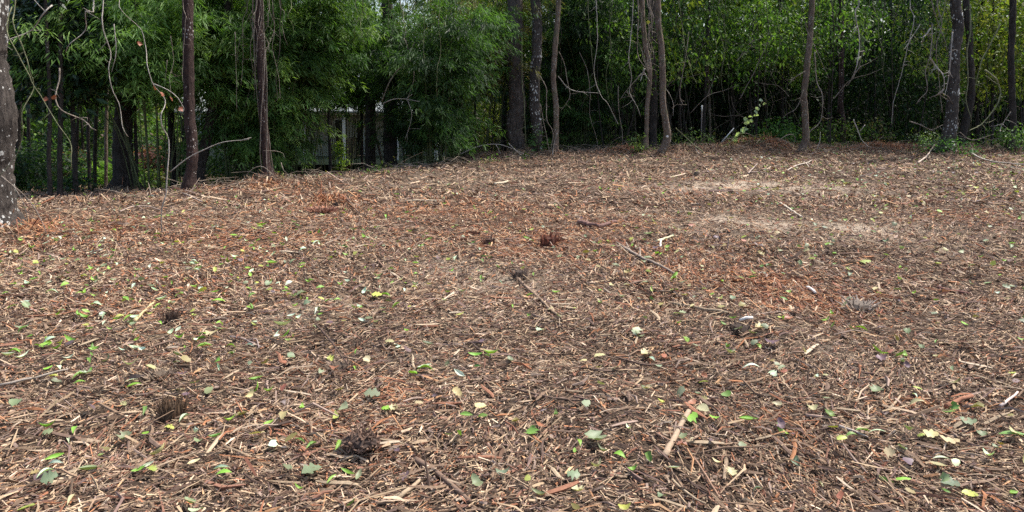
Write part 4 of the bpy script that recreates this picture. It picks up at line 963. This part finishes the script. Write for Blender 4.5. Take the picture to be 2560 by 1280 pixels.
bush('dark_shrub', 'shrub', 180, 480, 14.5, .45, .22, DARKG + GREEN[:1], 'low dark ground shrub under the glossy dark tree', 88, 110, .07)
bush('green_shrub', 'shrub', 940, 430, 24, .35, .14, YELG + GREEN, 'patch of bright weeds in front of the porch', 89, 50, .07)
bush('green_shrub', 'shrub', 100, 470, 19, .8, .7, GREEN, 'leafy green shrub behind the left sapling trunks', 90, 200, .09)
bush('green_shrub', 'shrub', 1160, 400, 20.6, .35, .22, BAMB, 'small tufted shrub at the right foot of the rounded bamboo', 91, 50, .12, .02)
bush('leafy_shrub', 'shrub', 1945, 360, 23.4, .62, .50, [(.07, .16, .04), (.10, .2, .05)], 'green leafy shrub standing behind the red mound', 92, 130, .13, .07)
bush('leafy_shrub', 'shrub', 1745, 380, 22.3, .55, .32, [(.12, .2, .07), (.16, .25, .09)], 'small pale leafy shoots left of the red mound', 93, 60, .06, .035)
bush('leafy_shrub', 'shrub', 2385, 385, 20.3, .5, .25, [(.06, .14, .04), (.08, .18, .05)], 'green weeds at the foot of the lichen-flaked trunk', 94, 70, .07)
bush('leafy_shrub', 'shrub', 2320, 385, 20.9, .4, .35, [(.10, .17, .07), (.2, .27, .16)], 'small-leaved shrub left of the lichen-flaked trunk', 95, 70, .05)
bush('leafy_shrub', 'shrub', 2540, 385, 21.2, .6, .42, [(.07, .14, .04), (.1, .18, .06)], 'weedy shrub at the right frame edge', 96, 110, .07)
bush('leafy_shrub', 'shrub', 1345, 390, 20.3, .22, .42, [(.08, .16, .05)], 'thin green sprout at the foot of the pale speckled trunk', 97, 40, .06)
bush('leafy_shrub', 'shrub', 1600, 388, 21, .35, .3, [(.1, .18, .05), (.16, .22, .07)], 'small green sprout left of the thin pale-banded trunk', 98, 36, .07)
bush('leafy_shrub', 'shrub', 2080, 380, 23, .8, .5, GREEN + BRNG, 'yellowing shrub right of the slim curving trunk', 99, 110, .08)
bush('leafy_shrub', 'shrub', 2180, 385, 23.4, .5, .5, GREEN + BRNG, 'broad-leaved weed under the hanging light vine', 100, 60, .1, .06)
# climbing pale-leaved shoot
P = px_line([(1800, 372), (1830, 352), (1862, 320), (1885, 285), (1905, 255)], 21.6); P[0][2] = hz(P[0][0], 21.6)
root = thing('climbing_shoot', 'shoot with pale heart-shaped leaves leaning over the red mound', 'plant', P[0])
Q, rr = spline(P, [.012, .01, .008, .006, .004], .1); g = Geo(); g.add(*tube(Q, rr, 5)); obj('stem', g.mesh('stem', M_VINE_GREEN, P[0]), root)
for f in np.linspace(.3, 1, 15):
    s = Q[min(len(Q) - 1, int(f * len(Q)))]; L = .19 * (1.25 - .9 * (f - .3))
    V, F = leaf_shape('round', L, rs); V = V @ rotm(rs.rand() * 6, rs.normal(0, .4), rs.normal(1.0, .3)).T
    g = Geo(); g.add(V, F, np.array((.48, .60, .38)) * rs.uniform(.8, 1.2)); obj('leaf', g.mesh('leaf', M_LEAF), root, s - P[0] + rs.normal(0, .06, 3))
# sunlit sapling in front of the porch
p = at(852, 400, 23); o = on_ground(p[0], 23)
root = thing('leafy_sapling', 'small yellow-green sapling glowing in front of the porch post', 'tree', o)
g = Geo(); Q, rr = spline(np.array([[0, 0, 0], [.03, 0, .7], [-.02, 0, 1.45]]), [.012, .01, .004], .2); g.add(*tube(Q, rr, 5)); obj('stem', g.mesh('stem', M_VINE_GREEN), root)
V, F, C = cloud(46, 9, (.2, .2, .62), .07, .10, .045, [(.30, .42, .06), (.24, .36, .05)], 101, shell=.1)
obj('foliage', make_mesh('foliage', V, F, M_LEAF, C, False), root, (0, 0, .85))

# ------------------------------------------------------------------ vines
TRUNKS = [(20, 'the lichened trunk at far left'), (175, 'the glossy dark tree'), (312, 'the broad dark trunk'), (474, 'the slim reddish trunk'), (560, 'the largest bamboo clump'), (655, 'the vine-wrapped trunk'), (760, 'the right-leaning bamboo culms'), (922, 'the straight porch-side trunk'),
          (972, 'the wide dark trunk'), (1100, 'the rounded bamboo'), (1290, 'the thickest grey trunk'), (1338, 'the pale speckled trunk'), (1390, 'the slim wavy trunk'), (1470, 'the dark bamboo clump'), (1618, 'the thin pale-banded trunk'), (1655, 'the curved trunk'),
          (1755, 'the white-topped stake'), (1880, 'the pale-leaved shoot'), (2015, 'the slim curving trunk'), (2104, 'the scarred dark trunk'), (2143, 'the bright wavy vine'), (2230, 'the near-black evergreen'), (2388, 'the lichen-flaked trunk'), (2425, 'the green mossy vine'), (2531, 'the right-edge trunk')]
def beside(us, desc):
    """one label per horizontal position, told by the nearest named trunk and its order there"""
    out = [None] * len(us); gr = {}
    for i, u in enumerate(us):
        tu, nm = min(TRUNKS, key=lambda t: abs(t[0] - u)); gr.setdefault((nm, 'left' if u < tu else 'right'), []).append((abs(u - tu), i))
    for (nm, sd), ls in gr.items():
        ls.sort()
        for k, (_, i) in enumerate(ls):
            out[i] = f'{desc} {sd} of {nm}' if len(ls) == 1 else f'{desc}, {ORD[min(k, 11)]}nearest on the {sd} of {nm}'
    return out
def vine(pts, w, d, label, mat=None, name='hanging_vine', cat='vine', group='bare vines hanging along the trees', dd=0.0, dgrow=0.0, forks=(), wob=.009):
    P = px_line(pts, d, dd); r = w / 2 / FPX * d * (.68 if d < 13 else .75)
    if pts[0][1] <= 5: P = np.vstack([P[0] + np.array([rs.normal(0, .1), .1, 1.6]), P])
    P = P + rs.normal(0, .02, P.shape) * np.array([0, 3, 0])
    Q, rr = spline(P, np.linspace(r * 1.05, r * .45, len(P)), .07)
    Q = Q + np.stack([vnoise(np.arange(len(Q)) * .6, np.full(len(Q), rs.rand() * 50)) - .5, vnoise(np.arange(len(Q)) * .5, np.full(len(Q), rs.rand() * 50)) - .5, np.zeros(len(Q))], 1) * wob * 2
    g = Geo(); g.add(*tube(Q, rr, 6, .45, rs=rs))
    for _ in range(rs.randint(4, 5) if name == 'hanging_vine' and w > 2 else 0):
        i = rs.randint(len(Q) // 4, len(Q) - 1); a = rs.rand() * 6.28; e = Q[i] + np.array([math.cos(a), .3 * math.sin(a), rs.uniform(-1, .3)]) * rs.uniform(.06, .3) * (d / 14)
        T2, t2 = spline(np.array([Q[i], (Q[i] + e) / 2 + rs.normal(0, .03, 3), e]), [r * .45, r * .35, r * .15], .06); g.add(*tube(T2, t2, 4))
    for fk in forks:
        F_ = px_line(fk, d); Q2, r2 = spline(F_, np.linspace(r * .8, r * .45, len(F_)), .07); g.add(*tube(Q2, r2, 5, .2, rs=rs))
    o = P[-1]
    if mat is M_VINE and label.split()[0] in ('white', 'pale', 'bright', 'whitish', 'long', 'short', 'thick', 'tan'): mat = M_VINE_PALE
    return tag(obj(name, g.mesh(name, mat or M_VINE, o), None, o), label, cat, group)
VG, VD, VB = M_VINE_GREEN, M_VINE_DARK, M_VINE
for (pts, w, d, lab, m, fk) in [
    ([(124, 12), (118, 32), (66, 75), (32, 105), (12, 132)], 5, 8.6, 'whitish dead branch forking from the lichened trunk at upper left', VB, [[(114, 30), (98, 14), (86, 0)]]),
    ([(48, 0), (55, 60), (70, 130), (80, 180), (82, 220), (75, 280), (65, 330), (40, 390), (0, 445)], 5, 8.2, 'green-grey vine looping down to the lichened trunk base', VG, []),
    ([(16, 15), (35, 80), (60, 140), (85, 205), (110, 265), (140, 310), (165, 355), (183, 390), (180, 420), (165, 440)], 4.5, 8.4, 'long greenish vine curving in a hook right of the lichened trunk', VG, []),
    ([(222, 0), (226, 30), (205, 75), (180, 110), (162, 130)], 5, 9.5, 'pale bent vine ending before the glossy dark tree', VB, []),
    ([(145, 170), (140, 200), (148, 240), (170, 275), (200, 300), (225, 320), (240, 326)], 6, 9.5, 'reddish-tan broken vine curving right under the glossy dark tree', VB, [[(140, 228), (125, 222)]]),
    ([(255, 0), (262, 60), (272, 130), (275, 170), (285, 220), (295, 270), (310, 320), (317, 342)], 5, 10, 'tan shaggy vine hanging in front of the broad dark trunk', VB, [[(285, 60), (290, 130), (279, 180)]]),
    ([(462, 205), (455, 160), (460, 100), (467, 40), (455, 0)][::-1], 3, 12.1, 'thin pale vine hugging the slim reddish-brown trunk', VB, []),
    ([(425, 90), (424, 150), (422, 190), (432, 235)], 2.5, 12.5, 'thin grey vine left of the slim reddish-brown trunk', VB, [[(418, 150), (412, 210)]]),
    ([(590, 80), (592, 180), (592, 275)], 2, 13.8, 'thin straight vine left of the vine-wrapped trunk', VB, []),
    ([(1018, 250), (1030, 280), (1025, 310), (1012, 350)], 2.5, 17, 'short curved vine end over the rounded bamboo', VB, []),
    ([(1035, 175), (1030, 215), (1018, 250)], 2, 17, 'thin vine above the white arched branch', VB, []),
    ([(1304, 80), (1305, 200), (1310, 250), (1312, 300), (1316, 380)], 4.5, 20.3, 'greyish vine running up between the thickest trunk and the speckled trunk', VG, []),
    ([(1350, 190), (1365, 220), (1366, 250), (1367, 300), (1382, 330), (1378, 370), (1372, 395)], 3.2, 20, 'kinked pale vine right of the pale speckled trunk', VB, []),
    ([(1350, 260), (1360, 310), (1372, 370), (1378, 398)], 3, 20.1, 'straight pale vine under the kinked pale vine', VB, []),
    ([(1397, 130), (1410, 155), (1418, 200), (1424, 240), (1410, 265), (1400, 278)], 2.4, 20.1, 'thin bowed vine right of the slim wavy trunk', VB, []),
    ([(1395, 190), (1430, 225), (1500, 233)], 3, 20.4, 'pale twig reaching right from the slim wavy trunk', VB, []),
    ([(1490, 0), (1493, 100), (1485, 180), (1500, 235), (1520, 260), (1535, 290), (1545, 310)], 3.4, 21, 'pale vine swinging down before the dark bamboo clump', VB, []),
    ([(1470, 0), (1475, 80), (1480, 140), (1487, 200)], 2.5, 21, 'thin green vine joining the swinging vine before the bamboo', VG, []),
    ([(1450, 130), (1468, 175), (1475, 230), (1475, 290), (1490, 340), (1497, 395)], 2.4, 21.5, 'thin vine falling to the ground before the dark bamboo', VB, []),
    ([(1545, 215), (1547, 280), (1556, 330), (1555, 385)], 3.2, 21.5, 'thin pale stem right of the dark bamboo clump', VB, []),
    ([(1582, 0), (1575, 100), (1570, 150), (1580, 190), (1575, 230), (1590, 260), (1602, 290)], 3.6, 20.6, 'white wavy vine left of the thin pale-banded trunk', VB, []),
    ([(1612, 172), (1608, 185), (1601, 203)], 5.5, 20.6, 'short white vine stub beside the thin pale-banded trunk', VB, []),
    ([(1600, 188), (1570, 220), (1550, 250)], 3, 20.8, 'slanting grey twig left of the thin pale-banded trunk', VB, []),
    ([(1695, 0), (1705, 60), (1715, 130), (1730, 180), (1740, 210)], 2.5, 20.5, 'thin vine hanging right of the curved trunk', VG, []),
    ([(1720, 80), (1712, 150), (1700, 230), (1708, 262), (1718, 262)], 2.4, 20.8, 'thin hooked vine end right of the curved trunk', VB, []),
    ([(1660, 215), (1680, 250), (1682, 290)], 2, 20.2, 'short thin vine touching the curved trunk', VB, []),
    ([(1930, 85), (1900, 150), (1885, 180), (1850, 245)], 4, 23, 'slanting grey branch above the pale-leaved shoot', VB, []),
    ([(2015, 55), (2020, 75), (2032, 105), (2060, 160), (2075, 195)], 2.8, 21, 'thin dark twig crossing the slim curving trunk', VB, []),
    ([(2036, 130), (2045, 200), (2052, 240), (2052, 300), (2025, 330), (2022, 350), (2028, 375)], 4, 21, 'grey vine bent like a knee right of the slim curving trunk', VB, []),
    ([(2010, 178), (1985, 195), (1972, 212)], 3, 21, 'grey twig reaching left from the slim curving trunk', VB, []),
    ([(2006, 225), (1995, 265), (1980, 280)], 3, 21, 'bent twig hanging off the slim curving trunk lower left', VB, []),
    ([(2148, 0), (2137, 30), (2150, 90), (2150, 120), (2137, 160), (2135, 195)], 5.5, 20, 'bright wavy vine hanging alone before dark leaves at right', VB, [[(2143, 66), (2132, 85)]]),
    ([(2280, 0), (2282, 50), (2265, 130), (2250, 200), (2232, 260), (2228, 310)], 3, 21, 'long thin bowed vine left of the vine tangle at right', VB, []),
    ([(2302, 60), (2270, 110), (2256, 125)], 3, 21.3, 'short slanting twig crossing the long bowed vine', VB, []),
    ([(2322, 145), (2345, 165), (2357, 190), (2360, 222)], 6, 20, 'thick pale vine elbow left of the lichen-flaked trunk', VB, []),
    ([(2328, 70), (2318, 85), (2302, 95), (2307, 108)], 5, 20.2, 'short pale hook of vine left of the lichen-flaked trunk', VB, []),
    ([(2330, 60), (2322, 130), (2312, 180), (2315, 225), (2300, 245), (2292, 260)], 4, 20.3, 'kinked vine hanging farthest left of the vine tangle', VB, []),
    ([(2345, 0), (2352, 60), (2340, 120), (2350, 200), (2355, 280)], 4, 20.5, 'grey vine in the tangle beside the lichen-flaked trunk', VB, []),
    ([(2362, 0), (2340, 70), (2332, 130), (2325, 190)], 4, 20.4, 'second grey vine in the tangle beside the lichen-flaked trunk, bowed left', VG, []),
    ([(2325, 0), (2345, 45), (2360, 100), (2370, 130)], 4, 20.3, 'grey vine crossing the tangle towards the lichen-flaked trunk', VB, []),
    ([(2380, 80), (2372, 140), (2370, 200), (2362, 240)], 5, 20.2, 'pale vine pressed on the lichen-flaked trunk left side', VB, []),
    ([(2430, 10), (2425, 80), (2420, 130), (2422, 200), (2418, 250), (2428, 297)], 5, 20, 'green mossy vine hanging right of the lichen-flaked trunk', VG, []),
    ([(2462, 175), (2485, 195), (2500, 213), (2500, 240), (2485, 275), (2455, 310), (2418, 327)], 6, 19.6, 'thick greenish vine looping in a big C near the right edge', VG, [[(2465, 190), (2485, 205), (2498, 212)]]),
    ([(2497, 60), (2470, 120), (2447, 160), (2440, 218)], 5, 20.5, 'leaning pale vine above the big C-shaped vine', VG, []),
    ([(2524, 280), (2512, 315), (2498, 330)], 3, 21, 'short twig at the left of the right-edge trunk', VB, []),
    ([(2272, 303), (2300, 312), (2330, 324), (2356, 312)], 3.5, 20, 'low horizontal twig left of the lichen-flaked trunk foot', VB, []),
    ([(2360, 223), (2345, 235), (2332, 243)], 6, 20, 'broken orange-ended vine stub under the pale elbow', VB, [])]:
    vine(pts, w, d, lab, m, forks=fk)
for (pts, w, d, lab, m, fk) in [
    ([(293, 0), (315, 30), (335, 70), (350, 115), (368, 160), (385, 215), (400, 250), (412, 300), (418, 350), (420, 420), (420, 480), (412, 530), (403, 582)][::-1], 5, 8.9, 'long grey bare sapling arching from the mulch to the top left', VB, [[(385, 210), (420, 225), (445, 245), (462, 275)], [(425, 430), (470, 395), (520, 370), (560, 355), (622, 349)], [(600, 352), (628, 344)]]),
    ([(0, 440), (40, 480), (80, 530), (122, 582)], 5, 8, 'grey branch leaning down from the lichened trunk foot', VB, [[(34, 465), (60, 510), (70, 560)]]),
    ([(955, 252), (970, 215), (990, 180), (1012, 162), (1048, 143)], 5, 17.5, 'broken branch with orange splintered end hanging above the porch', VB, [[(1010, 162), (1020, 125), (1010, 95)], [(1012, 160), (1030, 120), (1036, 105)], [(1030, 145), (1060, 150), (1085, 147)]]),
    ([(958, 258), (985, 248), (1010, 247), (1050, 254)], 3.6, 17.2, 'white arched bare branch hanging above the wide dark trunk', VB, [[(1015, 248), (1030, 235)]]),
    ([(992, 435), (1000, 418), (1008, 400)], 3, 16.6, 'thin stick leaning at the left foot of the rounded bamboo', VB, []),
    ([(608, 472), (610, 450), (620, 430), (640, 418), (660, 418), (690, 435), (705, 452), (725, 462)], 3, 13.9, 'thin branch arched like a hoop at the vine-wrapped trunk foot', VB, []),
    ([(698, 408), (710, 425), (716, 440), (717, 456)], 3, 13.9, 'bowed twig right of the hoop-shaped branch', VB, []),
    ([(668, 375), (690, 378), (705, 385), (712, 395)], 2, 14.2, 'small bare twig sticking out right of the vine-wrapped trunk', VB, []),
    ([(1150, 385), (1200, 365), (1250, 362), (1300, 380), (1332, 397)], 4, 20, 'long pale branch arching over brush left of the central trunks', VB, [[(1240, 362), (1252, 385)]]),
    ([(1110, 402), (1180, 372), (1270, 350)], 2.4, 20.2, 'dark thin branch leaning up to the thickest grey trunk', VD, []),
    ([(1100, 410), (1165, 388), (1225, 382)], 2.4, 20, 'low thin branch under the long pale arched branch', VD, [[(1130, 400), (1170, 385)]]),
    ([(1270, 358), (1300, 385), (1320, 400)], 3, 19.9, 'short slanting stick at the thickest grey trunk foot', VB, []),
    ([(1381, 395), (1385, 360), (1394, 332)], 4, 19.9, 'pale stick leaning on the slim wavy trunk foot', VB, []),
    ([(2042, 378), (2047, 352), (2052, 330)], 3.6, 20.5, 'white straight stick standing right of the slim curving trunk', VB, []),
    ([(2136, 298), (2145, 325), (2155, 350), (2170, 368)], 4, 21, 'pale crooked branch leaning down under the bright wavy vine', VB, [[(2150, 328), (2163, 312)]]),
    ([(1945, 355), (1965, 338), (1985, 338), (1988, 355)], 3.4, 21.5, 'hooped thin branch left of the slim curving trunk foot', VB, []),
    ([(1770, 405), (1755, 380), (1735, 362), (1690, 320)], 4, 20.4, 'leafy-tipped branch leaning left at the mound foot', VG, []),
    ([(1748, 388), (1740, 372), (1735, 358)], 3, 20.4, 'short forked stick under the leaning branch at the mound foot', VB, []),
    ([(2400, 330), (2430, 350), (2480, 335)], 3, 19.9, 'thin twigs sprawled right of the lichen-flaked trunk foot', VB, [[(2425, 348), (2395, 338)]])]:
    vine(pts, w, d, lab, m, 'bare_branch', 'branch', 'bare branches at the forest edge', forks=fk)
# vines draped on the wrapped trunk: they belong to it and hang from it, each its own
us = sorted(rs.uniform(612, 705) for i in range(16)); ls_ = [rs.uniform(110, 300) for i in range(16)]
for i in range(16):
    u0 = us[i]; L = ls_[i]; uu = [u0]
    for k in range(4): uu.append(uu[-1] + rs.uniform(-14, 14))
    pts = [(uu[k], 0 if k == 0 else L * k / 4) for k in range(5)]
    lean = 'left' if u0 < 652 else 'right'
    vine(pts, rs.uniform(1.6, 3), rs.uniform(13.8, 14.8), f'bare draped vine, {ORD[min(i, 7) if i < 8 else 15 - i]}from the {"left" if i < 8 else "right"} of those round the vine-wrapped trunk'.replace(', from', ', first from'), VB if i % 3 else VD, group='vines draped round the reddish trunk')
g = Geo()
for s in range(4):
    zz = np.linspace(0, len(vQ) - 1, 60).astype(int); cen = vQ[zz]; ang = np.linspace(0, rs.uniform(9, 16), 60) + s * 1.6
    P = cen + np.stack([np.cos(ang), np.sin(ang), ang * 0], 1) * .11; g.add(*tube(P, np.full(60, .010), 5, .3, rs=rs))
obj('twining_vine', g.mesh('twining_vine', M_VINE, vo), vt)
# tangle on the banded trunk and thin hanging vines through the right woods
us = sorted(rs.uniform(1592, 1630) for i in range(9))
for i in range(9):
    u0 = us[i]; pts = [(u0 + rs.uniform(-9, 9), v) for v in (0, 45, 90, 140)] + [(1620 + rs.uniform(-4, 4), 180)]
    vine(pts, rs.uniform(2, 4), 20.7 + rs.uniform(-.2, .3), f'grey matted vine, {ORD[i] or "first "}from the left on the thin pale-banded trunk top', VB, group='vines matted on the banded trunk')
us = [rs.uniform(1400, 2540) for i in range(38)]; labs = beside(us, 'hair-thin vine')
for i in range(38):
    u0 = us[i]; L = rs.uniform(100, 330); uu = [u0]
    for k in range(4): uu.append(uu[-1] + rs.uniform(-13, 13))
    vine([(uu[k], L * k / 4) for k in range(5)], rs.uniform(1.2, 2.2), rs.uniform(20.5, 24), labs[i], [VD, VG, VD][i % 3], group='hair-thin vines in the right woods')
us = [rs.uniform(420, 1260) for i in range(14)]; labs = beside(us, 'fine hanging vine before the bamboo')
for i in range(14):
    u0 = us[i]; L = rs.uniform(80, 260); uu = [u0]
    for k in range(4): uu.append(uu[-1] + rs.uniform(-9, 9))
    vine([(uu[k], L * k / 4) for k in range(5)], rs.uniform(1.3, 2.2), rs.uniform(14, 18), labs[i], [VB, VG][i % 2], group='hair-thin vines before the bamboo')
us = [rs.uniform(1380, 2500) for i in range(22)]; labs = beside(us, 'slanting bare branch')
for i in range(22):
    u0 = us[i]; v0 = rs.uniform(60, 330); du = rs.uniform(40, 130) * rs.choice([-1, 1]); dv = rs.uniform(-90, -20)
    vine([(u0, v0), (u0 + du * .35, v0 + dv * .5 - 8), (u0 + du * .7, v0 + dv * .8), (u0 + du, v0 + dv)], rs.uniform(1.6, 3.2), rs.uniform(21.5, 24), labs[i], [VD, VB, VD][i % 3], 'bare_branch', 'branch', 'slanting bare branches in the right woods',
         forks=[[(u0 + du * .35, v0 + dv * .5 - 8), (u0 + du * .5, v0 + dv * .9 - 22), (u0 + du * .55, v0 + dv - 45)]])
# dead leaves caught on the arching sapling
for (u, v, lb) in [(347, 110, 'highest dry red leaf on the arching bare sapling'), (385, 220, 'dry leaf where the arching sapling forks'), (405, 235, 'dry brown leaf just right of the sapling fork'), (430, 246, 'dry leaf midway along the side twig of the sapling'), (453, 273, 'red-orange dry leaf at the tip of the side twig'),
        (114, 248, 'dry brown leaf left of the broken tan vine'), (134, 243, 'dry brown leaf touching the broken tan vine'), (1650, 105, 'yellow leaf clinging left of the curved trunk'), (1620, 55, 'yellow leaf high in the matted vine tangle')]:
    d = 8.9 if u < 1000 else 20.4; V, F = leaf_shape('lobed', .07 if u < 1000 else .12, rs); V = V @ rotm(rs.rand() * 6, 1.1, rs.normal(0, .5)).T; p = at(u, v, d)
    g = Geo(); g.add(V, F, (.25, .08, .045) if u < 1000 else (.3, .3, .08))
    tag(obj('dry_leaf', g.mesh('dry_leaf', M_LITTER), None, p), lb, 'leaf', 'dry leaves caught on vines')

# stakes
M_STAKE = plain('stake_grey', (.16, .13, .12), .6); M_PIPE = plain('pipe_white', (.62, .62, .6), .4)
p = at(1754, 300, 23.5); b = on_ground(p[0], 23.5); ztop = at(1754, 263, 23.5)[2] - b[2]
root = thing('marker_stake', 'thin upright stake with a white painted top in the dark woods', 'stake', b)
g = Geo(); g.add(*tube(np.array([[0, 0, -.1], [0, 0, ztop - .22]]), [.022, .022], 6)); obj('shaft', g.mesh('shaft', M_STAKE), root)
g = Geo(); g.add(*tube(np.array([[0, 0, ztop - .22], [0, 0, ztop]]), [.03, .03], 6)); obj('painted_top', g.mesh('painted_top', M_WHITE), root)
b = at(1798, 362, 23); e = at(1835, 320, 23)
g = Geo(); g.add(*tube(np.array([b - (e - b) * .4, e]), [.018, .018], 8)); tag(obj('leaning_pipe', g.mesh('leaning_pipe', M_PIPE, b), None, b), 'pale pipe leaning right behind the red mound', 'pipe')

# ------------------------------------------------------------------ house
def house():
    d = 34.0
    zdeck = at(800, 400, d)[2]; xl = at(455, 400, d)[0]; xr = at(1125, 400, d)[0]; xc = (xl + xr) / 2
    gz = hz(xc, d + 1)
    o = np.array([xc, d, gz]); root = thing('porch_house', 'pale sided house with a long raised porch behind the bamboo', 'house', o)
    M_SIDE = plain('siding_cream', (.46, .45, .38), .7, .12, 3); M_POST = plain('post_white', (.82, .84, .84), .5, .1); M_DECK = plain('deck_edge', (.22, .26, .16), .8, .3, 5)
    M_ROOF = plain('roof_metal', (.26, .28, .28), .35, .12, 2); M_DARK = plain('dark_glass', (.015, .017, .018), .15); M_CRATE = plain('crate_wood', (.22, .16, .12), .8, .35, 4)
    yb = d + 2.4
    def part(name, bxs, mat, parent=root):
        g = Geo()
        for b in bxs: g.add(*box(*b))
        return obj(name, g.mesh(name, mat, o if parent is root else o, smooth=False), parent)
    part('porch_deck', [(xl, xr, d + .03, yb, zdeck - .05, zdeck)], M_DECK)
    part('deck_fascia', [(xl, xr, d, d + .027, zdeck - .23, zdeck + .004)], M_DECK)
    for i, x in enumerate(np.arange(xl + .3, xr, 2.6)): part('pier', [(x - .12, x + .12, d + .3, d + .55, gz - .4, zdeck - .055)], M_DARK)
    # openings in the wall: x ranges
    X = lambda u: at(u, 350, yb)[0]
    op = [(X(478), X(505)), (X(612), X(640)), (X(700), X(722)), (X(836), X(860)), (X(891), X(912)), (X(1010), X(1036))]
    zt = zdeck + 2.35; zo = zdeck + 2.0
    bx = []; x = xl
    segs = []
    for a, b in op + [(xr, xr)]:
        segs.append((x, a)); x = b
    nb = 15
    for (a, b) in segs:
        for k in range(nb):
            z0 = zdeck + k * (zt - zdeck) / nb; bx.append((a, b, yb - .012 * (k % 2), yb + .1, z0, z0 + (zt - zdeck) / nb - .006))
    for a, b in op:
        bx.append((a + .001, b - .001, yb, yb + .1, zo, zt - .01))
    tag(part('lap_siding', bx, M_SIDE), kind='stuff')
    for i, (a, b) in enumerate(op):
        w = part('window' if i not in (3, 4) else 'doorway', [(a, a + .07, yb - .035, yb - .015, zdeck + .02, zo), (b - .07, b, yb - .035, yb - .015, zdeck + .02, zo), (a + .072, b - .072, yb - .035, yb - .015, zo - .07, zo)], M_POST)
        part('pane', [(a + .075, b - .075, yb + .03, yb + .04, zdeck + .03, zo - .075)], M_DARK, w)
    part('back_wall', [(xl, xr, yb + 5, yb + 5.1, zdeck - .3, zt), (xl, xl + .1, yb + .11, yb + 5, zdeck - .3, zt), (xr - .1, xr, yb + .11, yb + 5, zdeck - .3, zt)], M_SIDE)
    for u in (475, 571, 667, 761, 861, 993, 1090):
        x = at(u, 350, d + .12)[0]; part('porch_post', [(x - .075, x + .075, d + .06, d + .2, zdeck + .002, zt - .1)], M_POST)
    part('porch_beam', [(xl, xr, d + .05, d + .21, zt - .098, zt + .08)], M_POST)
    zr = at(800, 185, d + 6)[2]
    V = np.array([[xl - .4, d - .35, zt + .09], [xr + .4, d - .35, zt + .09], [xr + .4, d + 4, zr], [xl - .4, d + 4, zr], [xl - .4, yb + 5.5, zt + .05], [xr + .4, yb + 5.5, zt + .05]])
    V = np.vstack([V, V + [0, 0, -.08]]); F = [(0, 1, 2, 3), (3, 2, 5, 4), (7, 6, 9, 8), (8, 9, 10, 11), (0, 6, 7, 1), (4, 5, 11, 10), (0, 3, 9, 6), (3, 4, 10, 9), (1, 7, 8, 2), (2, 8, 11, 5)]
    g = Geo(); g.add(V, [np.array(F)])
    for x in np.arange(xl - .3, xr + .4, .5):
        g.add(np.array([[x, d - .35, zt + .1], [x + .04, d - .35, zt + .1], [x + .04, d + 4, zr + .035], [x, d + 4, zr + .035], [x, d - .35, zt + .13], [x + .04, d - .35, zt + .13], [x + .04, d + 4, zr + .06], [x, d + 4, zr + .06]]), [np.array([(4, 5, 6, 7), (0, 4, 7, 3), (1, 2, 6, 5), (0, 1, 5, 4)])])
    obj('metal_roof', g.mesh('metal_roof', M_ROOF, o, smooth=False), root)
    # wooden crate on the porch
    a, b = at(866, 350, d + 1)[0], at(891, 350, d + 1)[0]; zz = zdeck + .003; h = at(866, 343, d + 1)[2] - zz
    cr = thing('wooden_crate', 'tall brown wooden crate standing on the porch between the doorways', 'crate', ((a + b) / 2, d + 1, zz)); oc = np.array([(a + b) / 2, d + 1, zz])
    for k in range(3):
        g = Geo(); g.add(*box(a, b, d + .8, d + .83, zz + h * k / 3 + .005, zz + h * (k + 1) / 3 - .012)); obj('plank', g.mesh('plank', M_CRATE, oc, smooth=False), cr)
    g = Geo(); g.add(*box(a + .01, b - .01, d + .832, d + 1.3, zz, zz + h - .02)); obj('crate_body', g.mesh('crate_body', M_CRATE, oc, smooth=False), cr)
house()
print('tris', sum(len(o.data.polygons) for o in bpy.data.objects if o.type == 'MESH'), 'objs', len(bpy.data.objects))
